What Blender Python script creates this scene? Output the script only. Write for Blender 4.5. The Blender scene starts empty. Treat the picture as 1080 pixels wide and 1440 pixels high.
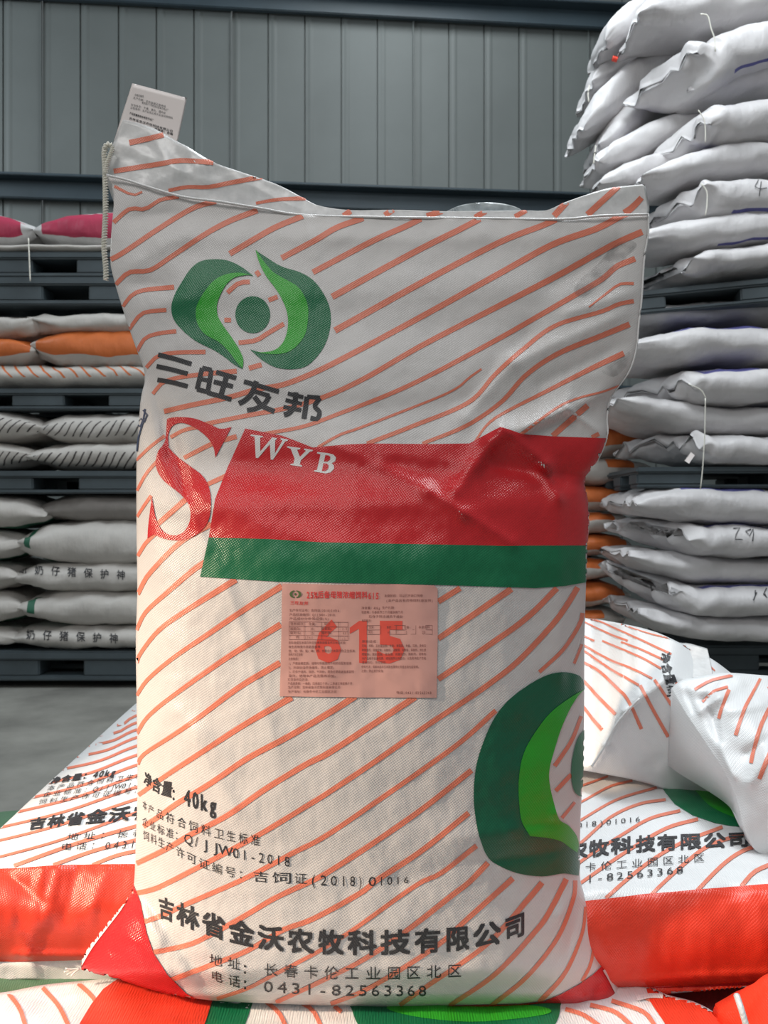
import bpy, bmesh, math, random
from mathutils import Vector, noise
from mathutils.bvhtree import BVHTree
from mathutils.geometry import tessellate_polygon

random.seed(7)
# ------------------------------------------------------------------ camera
F = 1120.0            # focal length in pixels of the 1080 x 1440 frame
H = 0.82              # camera height
CAM = Vector((0, 0, H))
scene = bpy.context.scene
cd = bpy.data.cameras.new('camera')
cam = bpy.data.objects.new('camera', cd)
scene.collection.objects.link(cam)
cam.location = CAM
cam.rotation_euler = (math.pi / 2, 0, 0)
cd.sensor_fit = 'VERTICAL'
cd.sensor_height = 36
cd.sensor_width = 27
cd.lens = 28
cd.clip_start = 0.02
cd.dof.use_dof = True
cd.dof.focus_distance = 0.93
cd.dof.aperture_fstop = 13
scene.camera = cam
# ------------------------------------------------------------------ light
w = bpy.data.worlds.new('world')
scene.world = w
w.use_nodes = True
w.node_tree.nodes['Background'].inputs[0].default_value = (0.80, 0.88, 0.92, 1)
w.node_tree.nodes['Background'].inputs[1].default_value = 0.21

def light(name, kind, loc, target, energy, col, **kw):
    d = bpy.data.lights.new(name, kind)
    d.energy = energy
    d.color = col
    for k, v in kw.items():
        setattr(d, k, v)
    o = bpy.data.objects.new(name, d)
    scene.collection.objects.link(o)
    o.location = loc
    o.rotation_euler = (Vector(target) - Vector(loc)).to_track_quat('-Z', 'Y').to_euler()
    return o
# roof skylight strips over the aisle
light('skylight', 'AREA', (0.3, 3.3, 5.6), (0.9, 3.3, 0), 120, (0.90, 0.97, 1.0), shape='RECTANGLE', size=3.6, size_y=1.4)
light('skylight_front', 'AREA', (1.0, 1.7, 4.2), (0.5, 1.3, 0), 85, (0.92, 0.97, 1.0), shape='RECTANGLE', size=2.4, size_y=1.0)
# open doorway behind and to the left of the photographer
light('doorway_light', 'AREA', (-3.0, -2.6, 2.0), (0, 1.5, 0.8), 11, (1.0, 0.92, 0.84), shape='RECTANGLE', size=2.2, size_y=2.6)
# high window on the left side wall
light('side_window', 'AREA', (-5.2, 3.2, 4.2), (-1.8, 6.0, 2.6), 85, (0.84, 0.94, 1.0), shape='RECTANGLE', size=2.4, size_y=1.4)
# added fill lamp, front and high, to brighten the upright sack's upper part
light('added_fill_near', 'AREA', (-0.9, -1.3, 3.6), (-0.1, 0.95, 1.0), 40, (1.0, 0.97, 0.94), shape='RECTANGLE', size=1.8, size_y=1.2)
# shaft of low sun entering by the doorway
light('sun_shaft', 'SPOT', (-2.6, 0.10, 1.6), (-0.52, 0.95, 0.46), 500, (1.0, 0.77, 0.56), spot_size=math.radians(27), spot_blend=1.0, shadow_soft_size=0.06)
vs = scene.view_settings
vs.view_transform = 'Standard'
vs.look = 'None'
vs.gamma = 1
vs.use_curve_mapping = False
vs.exposure = 0.0

# ------------------------------------------------------------------ helpers
def link(o, parent=None):
    scene.collection.objects.link(o)
    if parent is not None:
        o.parent = parent
    return o

def tag(o, label=None, cat=None, group=None, kind=None):
    if label: o['label'] = label
    if cat: o['category'] = cat
    if group: o['group'] = group
    if kind: o['kind'] = kind
    return o

def empty(name, loc, label, cat, group=None):
    o = bpy.data.objects.new(name, None)
    o.location = loc
    o.empty_display_size = 0.05
    link(o)
    return tag(o, label, cat, group)

def mesh_obj(name, verts, faces, mat, parent=None, smooth=True, uvs=None, normals=None):
    me = bpy.data.meshes.new(name)
    inv = Vector((0, 0, 0))
    if parent is not None:
        q = parent
        while q is not None:
            inv = inv + q.location
            q = q.parent
    me.from_pydata([(v[0] - inv[0], v[1] - inv[1], v[2] - inv[2]) for v in verts], [], faces)
    if uvs is not None:
        l = me.uv_layers.new(name='UVMap')
        for lp in me.loops:
            l.data[lp.index].uv = uvs[lp.vertex_index]
    if mat: me.materials.append(mat)
    if smooth:
        me.shade_smooth()
    if normals is not None:
        me.normals_split_custom_set_from_vertices(normals)
    o = bpy.data.objects.new(name, me)
    link(o, parent)
    return o

def P(px, py, Y):
    return Vector(((px - 540) / F * Y, Y, H + (720 - py) / F * Y))

def smooth_line(pts, n):
    """Catmull-Rom resample of a 2D/3D polyline to n+1 points by arc length"""
    pts = [Vector(p) for p in pts]
    if len(pts) == 2:
        return [pts[0].lerp(pts[1], i / n) for i in range(n + 1)]
    ext = [pts[0] * 2 - pts[1]] + pts + [pts[-1] * 2 - pts[-2]]
    fine = []
    for i in range(1, len(ext) - 2):
        a, b, c, d = ext[i - 1:i + 3]
        for k in range(12):
            t = k / 12
            fine.append(0.5 * ((2 * b) + (c - a) * t + (2 * a - 5 * b + 4 * c - d) * t * t + (3 * b - a - 3 * c + d) * t ** 3))
    fine.append(pts[-1])
    L = [0]
    for i in range(1, len(fine)):
        L.append(L[-1] + (fine[i] - fine[i - 1]).length)
    out, j = [], 0
    for i in range(n + 1):
        s = L[-1] * i / n
        while j < len(L) - 2 and L[j + 1] < s: j += 1
        seg = L[j + 1] - L[j]
        t = 0 if seg < 1e-9 else (s - L[j]) / seg
        out.append(fine[j].lerp(fine[j + 1], min(1, max(0, t))))
    return out

def at(curve, t):
    x = t * (len(curve) - 1)
    i = min(int(x), len(curve) - 2)
    return curve[i].lerp(curve[i + 1], x - i)

# ------------------------------------------------------------------ materials
def mat_new(name):
    m = bpy.data.materials.new(name)
    m.use_nodes = True
    nt = m.node_tree
    return m, nt, nt.nodes['Principled BSDF'], nt.nodes['Material Output']

def weave_bump(nt, b, scale=2600.0, dist=0.0004, strength=0.35, wrinkle=0.0):
    tc = nt.nodes.new('ShaderNodeTexCoord')
    last = None
    hs = []
    for ang in (0.6, -0.95):
        mp = nt.nodes.new('ShaderNodeMapping')
        mp.inputs['Rotation'].default_value = (0, ang, 0)
        nt.links.new(tc.outputs['Object'], mp.inputs[0])
        wv = nt.nodes.new('ShaderNodeTexWave')
        wv.bands_direction = 'X'
        wv.inputs['Scale'].default_value = scale / 20
        wv.inputs['Distortion'].default_value = 0.6
        wv.inputs['Detail'].default_value = 1
        nt.links.new(mp.outputs[0], wv.inputs[0])
        hs.append(wv)
    ad = nt.nodes.new('ShaderNodeMath'); ad.operation = 'ADD'
    nt.links.new(hs[0].outputs['Fac'], ad.inputs[0]); nt.links.new(hs[1].outputs['Fac'], ad.inputs[1])
    bp = nt.nodes.new('ShaderNodeBump')
    bp.inputs['Distance'].default_value = dist
    bp.inputs['Strength'].default_value = strength
    nt.links.new(ad.outputs[0], bp.inputs['Height'])
    out = bp
    if wrinkle:
        nz = nt.nodes.new('ShaderNodeTexNoise')
        nz.inputs['Scale'].default_value = 14
        nz.inputs['Detail'].default_value = 5
        nt.links.new(tc.outputs['Object'], nz.inputs[0])
        b2 = nt.nodes.new('ShaderNodeBump')
        b2.inputs['Distance'].default_value = wrinkle
        b2.inputs['Strength'].default_value = 0.6
        nt.links.new(nz.outputs[0], b2.inputs['Height'])
        nt.links.new(bp.outputs[0], b2.inputs['Normal'])
        out = b2
    nt.links.new(out.outputs[0], b.inputs['Normal'])

def film_mat(name, col, rough=0.36, wrinkle=0.004, spec=0.5, weave=True):
    m, nt, b, o = mat_new(name)
    b.inputs['Base Color'].default_value = (*col, 1)
    b.inputs['Roughness'].default_value = rough
    b.inputs['Specular IOR Level'].default_value = spec
    if weave: weave_bump(nt, b, wrinkle=wrinkle)
    return m

M = {}
M['sack_white'] = film_mat('woven_white', (0.70, 0.675, 0.665))
M['sack_cool'] = film_mat('woven_white_cool', (0.80, 0.81, 0.82))
M['stripe'] = film_mat('orange_stripe_ink', (0.80, 0.235, 0.15))
M['red'] = film_mat('red_ink', (0.62, 0.022, 0.028), 0.24)
M['red_orange'] = film_mat('vermilion_ink', (0.78, 0.055, 0.025), 0.33)
M['green'] = film_mat('dark_green_ink', (0.008, 0.165, 0.068), 0.32)
M['dark_green'] = film_mat('deep_green_ink', (0.010, 0.13, 0.065), 0.32)
M['lime'] = film_mat('bright_green_ink', (0.035, 0.42, 0.03), 0.32)
M['ink'] = film_mat('grey_black_ink', (0.035, 0.035, 0.04), 0.45)
M['white_ink'] = film_mat('white_ink', (0.78, 0.78, 0.78))
M['pen'] = film_mat('blue_pen_ink', (0.03, 0.05, 0.12), 0.5)
M['pink'] = film_mat('pink_paper', (0.70, 0.38, 0.335), 0.55, weave=False)
M['pink_ink'] = film_mat('red_label_ink', (0.80, 0.07, 0.07), 0.55, weave=False)
M['pink_red'] = film_mat('label_number_ink', (0.78, 0.10, 0.07), 0.55, weave=False)
M['label_text'] = film_mat('label_text_ink', (0.22, 0.085, 0.08), 0.6, weave=False)
M['olive'] = film_mat('olive_label_ink', (0.10, 0.16, 0.05), 0.6, weave=False)
M['paper'] = film_mat('tag_paper', (0.86, 0.79, 0.77), 0.7, weave=False)
M['thread'] = film_mat('cotton_thread', (0.85, 0.83, 0.75), 0.85, weave=False)

def clear_mat(name, col, alpha, rough=0.25):
    m, nt, b, o = mat_new(name)
    b.inputs['Base Color'].default_value = (*col, 1)
    b.inputs['Roughness'].default_value = rough
    b.inputs['Alpha'].default_value = alpha
    nz = nt.nodes.new('ShaderNodeTexNoise'); nz.inputs['Scale'].default_value = 60; nz.inputs['Detail'].default_value = 6
    tc = nt.nodes.new('ShaderNodeTexCoord'); nt.links.new(tc.outputs['Object'], nz.inputs[0])
    bp = nt.nodes.new('ShaderNodeBump'); bp.inputs['Distance'].default_value = 0.002; bp.inputs['Strength'].default_value = 0.5
    nt.links.new(nz.outputs[0], bp.inputs['Height']); nt.links.new(bp.outputs[0], b.inputs['Normal'])
    mr = nt.nodes.new('ShaderNodeMapRange'); mr.inputs[1].default_value = 0.3; mr.inputs[2].default_value = 0.7
    mr.inputs[3].default_value = max(0, alpha - (0.15 if alpha > 0.3 else 0.3)); mr.inputs[4].default_value = min(1, alpha + 0.15)
    nt.links.new(nz.outputs[0], mr.inputs[0]); nt.links.new(mr.outputs[0], b.inputs['Alpha'])
    return m
M['film'] = clear_mat('translucent_sack_film', (0.86, 0.86, 0.86), 0.80)
M['liner'] = clear_mat('clear_liner_film', (0.70, 0.76, 0.78), 0.42, 0.15)
M['smudge'] = clear_mat('grey_smudge', (0.16, 0.15, 0.15), 0.22, 0.5)

def plain(name, col, rough=0.6, nscale=8, amt=0.12, bump=0.0, metallic=0.0):
    m, nt, b, o = mat_new(name)
    b.inputs['Roughness'].default_value = rough
    b.inputs['Metallic'].default_value = metallic
    nz = nt.nodes.new('ShaderNodeTexNoise'); nz.inputs['Scale'].default_value = nscale; nz.inputs['Detail'].default_value = 8
    nz.inputs['Roughness'].default_value = 0.6
    tc = nt.nodes.new('ShaderNodeTexCoord'); nt.links.new(tc.outputs['Object'], nz.inputs[0])
    cr = nt.nodes.new('ShaderNodeValToRGB')
    cr.color_ramp.elements[0].position = 0.3; cr.color_ramp.elements[1].position = 0.7
    cr.color_ramp.elements[0].color = (*[c * (1 - amt) for c in col], 1)
    cr.color_ramp.elements[1].color = (*[c * (1 + amt) for c in col], 1)
    nt.links.new(nz.outputs[0], cr.inputs[0]); nt.links.new(cr.outputs[0], b.inputs['Base Color'])
    if bump:
        bp = nt.nodes.new('ShaderNodeBump'); bp.inputs['Distance'].default_value = bump; bp.inputs['Strength'].default_value = 0.5
        nt.links.new(nz.outputs[0], bp.inputs['Height']); nt.links.new(bp.outputs[0], b.inputs['Normal'])
    return m
M['floor'] = plain('worn_concrete', (0.20, 0.198, 0.18), 0.75, 2.5, 0.35, 0.002)
M['wall'] = plain('grey_sheet_steel', (0.155, 0.172, 0.168), 0.55, 1.2, 0.10)
M['rib'] = plain('grey_sheet_rib', (0.10, 0.112, 0.11), 0.55, 1.2, 0.10)
M['girt'] = plain('blue_grey_steel', (0.040, 0.062, 0.078), 0.5, 3, 0.15)
M['pallet'] = plain('slate_plastic', (0.060, 0.080, 0.092), 0.55, 5, 0.2)

def sack_mat(name, base, bands=(), hatch=None, rough=0.5, crease=0.012):
    """white woven sack with printed rectangles in UV space. bands: (colour,u0,u1,v0,v1); hatch: (colour,u0,u1,v0,v1,freq,duty,slant)"""
    m, nt, b, o = mat_new(name)
    b.inputs['Roughness'].default_value = rough
    uv = nt.nodes.new('ShaderNodeUVMap'); uv.uv_map = 'UVMap'
    sp = nt.nodes.new('ShaderNodeSeparateXYZ'); nt.links.new(uv.outputs[0], sp.inputs[0])
    def math_(op, a, bb):
        n = nt.nodes.new('ShaderNodeMath'); n.operation = op
        for i, q in enumerate((a, bb)):
            if isinstance(q, (int, float)): n.inputs[i].default_value = q
            else: nt.links.new(q, n.inputs[i])
        return n.outputs[0]
    nz = nt.nodes.new('ShaderNodeTexNoise'); nz.inputs['Scale'].default_value = 7; nz.inputs['Detail'].default_value = 7
    tc = nt.nodes.new('ShaderNodeTexCoord'); nt.links.new(tc.outputs['Object'], nz.inputs[0])
    cr = nt.nodes.new('ShaderNodeValToRGB')
    cr.color_ramp.elements[0].position = 0.3; cr.color_ramp.elements[1].position = 0.75
    cr.color_ramp.elements[0].color = (*[c * 0.86 for c in base], 1); cr.color_ramp.elements[1].color = (*base, 1)
    nt.links.new(nz.outputs[0], cr.inputs[0])
    cur = cr.outputs[0]
    def rect(u0, u1, v0, v1):
        a = math_('MULTIPLY', math_('GREATER_THAN', sp.outputs[0], u0), math_('LESS_THAN', sp.outputs[0], u1))
        c = math_('MULTIPLY', math_('GREATER_THAN', sp.outputs[1], v0), math_('LESS_THAN', sp.outputs[1], v1))
        return math_('MULTIPLY', a, c)
    def over(mask, col):
        nonlocal cur
        mx = nt.nodes.new('ShaderNodeMix'); mx.data_type = 'RGBA'
        nt.links.new(mask, mx.inputs[0]); nt.links.new(cur, mx.inputs[6]); mx.inputs[7].default_value = (*col, 1)
        cur = mx.outputs[2]
    for (c, u0, u1, v0, v1) in bands:
        over(rect(u0, u1, v0, v1), c)
    if hatch:
        c, u0, u1, v0, v1, fr, duty, slant = hatch
        ph = math_('FRACT', math_('MULTIPLY', math_('ADD', sp.outputs[0], math_('MULTIPLY', sp.outputs[1], slant)), fr), 0)
        over(math_('MULTIPLY', rect(u0, u1, v0, v1), math_('LESS_THAN', ph, duty)), c)
    nt.links.new(cur, b.inputs['Base Color'])
    n2 = nt.nodes.new('ShaderNodeTexNoise'); n2.inputs['Scale'].default_value = 11; n2.inputs['Detail'].default_value = 6
    mp = nt.nodes.new('ShaderNodeMapping'); mp.inputs['Scale'].default_value = (1.8, 1, 0.8)
    nt.links.new(tc.outputs['Object'], mp.inputs[0]); nt.links.new(mp.outputs[0], n2.inputs[0])
    bp = nt.nodes.new('ShaderNodeBump'); bp.inputs['Distance'].default_value = crease; bp.inputs['Strength'].default_value = 0.7
    nt.links.new(n2.outputs[0], bp.inputs['Height']); nt.links.new(bp.outputs[0], b.inputs['Normal'])
    return m
W1 = (0.58, 0.555, 0.525)
WB = (0.68, 0.665, 0.675)
ORG = (0.60, 0.15, 0.035)
PUR = (0.10, 0.10, 0.30)
GRN = (0.02, 0.12, 0.07)
# v = 0 faces the camera, 0.25 the top, 0.75 the underside
CRM = (0.42, 0.035, 0.085)
BLK = (0.06, 0.05, 0.05)
M['s_crimson'] = sack_mat('sack_crimson_band', (0.66, 0.66, 0.66), [(CRM, 0.06, 0.94, -0.06, 0.13)])
M['s_orange'] = sack_mat('sack_orange_band', W1, [(ORG, 0.03, 0.97, -0.05, 0.20)])
M['s_orange_hatch'] = sack_mat('sack_orange_hatch', W1, hatch=(ORG, 0, 1, -0.02, 0.25, 26, 0.2, 0.35))
M['s_black_hatch'] = sack_mat('sack_black_hatch', W1, hatch=(BLK, 0.05, 0.97, -0.07, 0.05, 20, 0.2, -0.6))
M['s_black_hatch2'] = sack_mat('sack_black_hatch_high', W1, hatch=(BLK, 0.05, 0.97, -0.12, 0.02, 22, 0.22, -0.5))
M['s_plain'] = sack_mat('sack_plain', W1)
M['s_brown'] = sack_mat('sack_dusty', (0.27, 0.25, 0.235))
M['s_green_tab'] = sack_mat('sack_green_tab', W1, [(GRN, 0.055, 0.095, -0.03, 0.16), (GRN, 0.0, 1, -0.24, -0.15)])
M['s_white'] = sack_mat('sack_white_plain', WB)
M['s_purple_seam'] = sack_mat('sack_purple_edge', WB, [(PUR, 0.28, 1, 0.155, 0.185)])
M['s_purple_low'] = sack_mat('sack_purple_low_edge', WB, [(PUR, 0.40, 1, -0.155, -0.13)])
M['s_purple_print'] = sack_mat('sack_purple_print', WB, [(PUR, 0.22, 0.62, 0.11, 0.25)], hatch=((0.6, 0.6, 0.65), 0.27, 0.5, 0.15, 0.18, 30, 0.5, 0.0))
M['s_painted_shade'] = sack_mat('sack_painted_shade', (0.40, 0.40, 0.41))  # white sack under the pallet, its shade put into the base colour
M['s_orange_tip'] = sack_mat('sack_orange_corner', W1, [(ORG, 0.70, 0.86, 0.02, 0.14)])
M['s_orange_wide'] = sack_mat('sack_orange_face', W1, [(ORG, 0.0, 0.96, -0.04, 0.25)])

# ------------------------------------------------------------------ the setting
def box_data(x0, x1, y0, y1, z0, z1):
    v = [(x0, y0, z0), (x1, y0, z0), (x1, y1, z0), (x0, y1, z0), (x0, y0, z1), (x1, y0, z1), (x1, y1, z1), (x0, y1, z1)]
    f = [(0, 3, 2, 1), (4, 5, 6, 7), (0, 1, 5, 4), (1, 2, 6, 5), (2, 3, 7, 6), (3, 0, 4, 7)]
    return v, f

def bevel_box(name, x0, x1, y0, y1, z0, z1, mat, parent=None, r=0.006):
    bm = bmesh.new()
    v, f = box_data(x0, x1, y0, y1, z0, z1)
    vs_ = [bm.verts.new(p) for p in v]
    for q in f: bm.faces.new([vs_[i] for i in q])
    bmesh.ops.bevel(bm, geom=bm.edges[:], offset=r, segments=2, affect='EDGES')
    me = bpy.data.meshes.new(name)
    bm.to_mesh(me); bm.free()
    me.materials.append(mat)
    o = bpy.data.objects.new(name, me)
    link(o, parent)
    return o

fv, ff = box_data(-7, 7, -4, 8, -0.1, 0)
tag(mesh_obj('floor', fv, ff, M['floor'], smooth=False), kind='structure')

# back wall of ribbed sheets, turned a few degrees
WY, WT = 6.0, 0.087
wall = bpy.data.objects.new('wall_back', None)
wall.location = (0, WY, 0)
wall.rotation_euler = (0, 0, math.atan(WT))
link(wall); tag(wall, 'grey ribbed sheet steel wall across the back of the store', kind='structure')
# rib spacing measured in the photograph: 50 px at the wall
rib = 0.2715
x_joint = (57 - 540) / F * WY / 1.04
prof = [(0.0, 0.0), (0.06, 0.0), (0.12, 0.003), (0.16, 0.003), (0.22, 0.0), (0.955, 0.0), (0.965, -0.016), (0.985, -0.016), (1.0, 0.0)]
def sheet(xa):
    vs_, fs_ = [], []
    xs = []
    for k in range(5):
        for (t, d) in prof[:-1]:
            xs.append((xa + (k + t) * rib, d))
    xs[-2] = (xs[-2][0], 0.022); xs[-1] = (xs[-1][0], 0.022)
    xs.append((xa + 5 * rib - 0.004, 0.0))
    for (x, d) in xs:
        vs_ += [(x, -d, 0.0), (x, -d, 6.5), (x, -d + 0.004, 0.0), (x, -d + 0.004, 6.5)]
    for i in range(len(xs) - 1):
        a = 4 * i
        fs_ += [(a, a + 4, a + 5, a + 1), (a + 2, a + 3, a + 7, a + 6)]
    me = bpy.data.meshes.new('wall_panel')
    me.from_pydata(vs_, [], fs_)
    me.materials.append(M['wall'])
    return me
sheet_me = sheet(0)
for k in range(-3, 6):
    o = bpy.data.objects.new('wall_panel', sheet_me)
    o.location = (x_joint + k * 5 * rib, 0, 0)
    link(o, wall)
for zc in (4.585, 3.145, 1.70):
    bevel_box('girt', -6.5, 6.5, -0.075, -0.03, zc - 0.075, zc + 0.055, M['girt'], wall, 0.006)
    bevel_box('girt_flange', -6.5, 6.5, -0.17, -0.07, zc + 0.050, zc + 0.070, M['girt'], wall, 0.004)

# ------------------------------------------------------------------ sacks (world space)
def sack(name, label, pts, hh, hd, mat, cat='sack', group=None, n=44, m=44, pinch=0.16, droop=0.0, crimp=0.010, up=(0, 0, 1), side=(0, 1, 0), flat=0.62, ends=(1, 1), seed=None, skew=0.0):
    """a filled sack along a centre line; hh half height, hd half depth; ends pinch flat"""
    rnd = random.Random(seed if seed is not None else hash(label) % 9999 if False else len(label) * 31 + int(abs(pts[0][0]) * 97))
    so = Vector((rnd.uniform(0, 50), rnd.uniform(0, 50), rnd.uniform(0, 50)))
    c = smooth_line(pts, n * 2)
    side = Vector(side).normalized()
    verts, uvs = [], []
    for i in range(n + 1):
        t = 0.5 - 0.5 * math.cos(math.pi * i / n)
        t = 0.5 * t + 0.5 * i / n
        p = at(c, t)
        e = 0.004
        d = (at(c, min(1, t + e)) - at(c, max(0, t - e)))
        d = (d - side * d.dot(side))
        d = d.normalized() if d.length > 1e-9 else Vector((1, 0, 0))
        upv = d.cross(side)
        if upv.z < 0: upv = -upv
        q = 2 * t - 1
        k = 1.0
        fl = max(0.0, 1 - abs(q) ** 3.2) ** 0.62
        if q < 0 and not ends[0]: fl = max(fl, 0.85)
        if q > 0 and not ends[1]: fl = max(fl, 0.85)
        k = pinch * 0.35 + (1 - pinch * 0.35) * fl
        wd = 0.90 + 0.10 * (1 - abs(q) ** 4)
        for j in range(m):
            a = 2 * math.pi * j / m
            ca, sa = math.cos(a), math.sin(a)
            dy = -math.copysign(abs(ca) ** flat, ca) * hd * wd
            dz = math.copysign(abs(sa) ** 0.80, sa) * hh * k
            pp = p + side * dy + upv * dz + d * (skew * (0.5 - 0.5 * dy / hd) * max(0.0, 1 - t * 2.2))
            nz = noise.noise_vector(pp * 9 + so) * 0.012 + noise.noise_vector(pp * 26 + so) * 0.005
            cr = crimp * max(0, abs(q) - 0.72) / 0.28 * math.sin(a * 0 + dy * 70 + so.x) 
            e1 = max(0.0, (abs(q) - 0.45) / 0.55) ** 1.5
            rad = (math.sin(a * 9 + so.y + 3 * q) + 0.6 * math.sin(a * 17 + so.z)) * 0.0045 * e1 * min(1, hh / 0.06)
            pp = pp + nz * min(1, hh / 0.06) + upv * cr + (upv * sa - side * ca) * rad
            verts.append(pp)
            uvs.append((t, j / m if j / m < 0.5 else j / m - 1))
    faces = []
    for i in range(n):
        for j in range(m):
            a, b_ = i * m + j, i * m + (j + 1) % m
            faces.append((a, b_, b_ + m, a + m))
    faces.append(tuple(range(m)))
    faces.append(tuple(reversed(range(n * m, (n + 1) * m))))
    o = empty(name, tuple((c[0] + c[-1]) / 2 - Vector((0, 0, hh))), label, cat, group)
    me = bpy.data.meshes.new('sack_body')
    me.from_pydata([v - o.location for v in verts], [], faces)
    l = me.uv_layers.new(name='UVMap')
    for poly in me.polygons:
        vals = [uvs[me.loops[li].vertex_index] for li in poly.loop_indices]
        wrap = max(v[1] for v in vals) - min(v[1] for v in vals) > 0.5 and len(vals) == 4
        for li, v in zip(poly.loop_indices, vals):
            l.data[li].uv = (v[0], v[1] + (1.0 if wrap and v[1] < 0 else 0.0))
    me.materials.append(mat)
    me.shade_smooth()
    ob = bpy.data.objects.new('sack_body', me)
    link(ob, o)
    return o, ob

def tube(name, pts, r, mat, parent=None, n=24, m=7, strands=1, twist=0):
    c = smooth_line([Vector(p) for p in pts], n)
    verts, faces = [], []
    off = Vector((0, 0, 0))
    q = parent
    while q is not None:
        off = off + q.location; q = q.parent
    for s in range(strands):
        base = len(verts)
        for i, p in enumerate(c):
            d = (c[min(n, i + 1)] - c[max(0, i - 1)]).normalized()
            a = d.orthogonal() if abs(d.z) > 0.99 else d.cross(Vector((0, 0, 1)))
            a.normalize(); b_ = d.cross(a)
            ph = twist * i / n * 2 * math.pi + s * 2 * math.pi / strands
            cc = p + (a * math.cos(ph) + b_ * math.sin(ph)) * (r * 0.55 if strands > 1 else 0)
            rr = r * (0.6 if strands > 1 else 1)
            for j in range(m):
                t = 2 * math.pi * j / m
                verts.append(cc + (a * math.cos(t) + b_ * math.sin(t)) * rr - off)
        for i in range(n):
            for j in range(m):
                a0 = base + i * m + j; b0 = base + i * m + (j + 1) % m
                faces.append((a0, b0, b0 + m, a0 + m))
        faces.append(tuple(base + j for j in reversed(range(m))))
        faces.append(tuple(base + n * m + j for j in range(m)))
    me = bpy.data.meshes.new(name)
    me.from_pydata(verts, [], faces)
    me.materials.append(mat); me.shade_smooth()
    o = bpy.data.objects.new(name, me)
    link(o, parent)
    return o

# ------------------------------------------------------------------ sheets laid over a pixel grid (foreground sacks)
def coons(top, right, bottom, left):
    T, B = smooth_line([Vector((*p, 0)) for p in top], 80), smooth_line([Vector((*p, 0)) for p in bottom], 80)
    L, R = smooth_line([Vector((*p, 0)) for p in left], 80), smooth_line([Vector((*p, 0)) for p in right], 80)
    c00, c10, c01, c11 = T[0], T[-1], B[0], B[-1]
    def f(u, v):
        p = at(T, u) * (1 - v) + at(B, u) * v + at(L, v) * (1 - u) + at(R, v) * u
        p = p - (c00 * (1 - u) * (1 - v) + c10 * u * (1 - v) + c01 * (1 - u) * v + c11 * u * v)
        return p.x, p.y
    return f

def shell(name, fpx, depth, back, nu, nv, mat, parent, vs_cos=False):
    """closed body whose visible side follows depth(u,v,px,py) and whose far side follows back(u,v,point,px,py)"""
    us = [0.5 - 0.5 * math.cos(math.pi * i / nu) for i in range(nu + 1)]
    us = [0.5 * a + 0.5 * i / nu for i, a in enumerate(us)]
    vv = [j / nv for j in range(nv + 1)]
    if vs_cos:
        vv = [0.5 * (0.5 - 0.5 * math.cos(math.pi * x)) + 0.5 * x for x in vv]
    verts, idx, bidx = [], {}, {}
    for j, v in enumerate(vv):
        for i, u in enumerate(us):
            px, py = fpx(u, v)
            Y = depth(u, v, px, py)
            idx[i, j] = len(verts)
            verts.append(P(px, py, Y))
    sk = 2
    iu = [0] + list(range(sk, nu, sk)) + [nu]
    for j in range(nv + 1):
        for i in range(nu + 1):
            if i in (0, nu) or j in (0, nv):
                bidx[i, j] = idx[i, j]
            else:
                px, py = fpx(us[i], vv[j])
                bidx[i, j] = len(verts)
                verts.append(back(us[i], vv[j], verts[idx[i, j]], px, py))
    faces = []
    for j in range(nv):
        for i in range(nu):
            faces.append((idx[i, j], idx[i, j + 1], idx[i + 1, j + 1], idx[i + 1, j]))
            faces.append((bidx[i, j], bidx[i + 1, j], bidx[i + 1, j + 1], bidx[i, j + 1]))
    return mesh_obj(name, verts, faces, mat, parent), (verts, faces)

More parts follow.
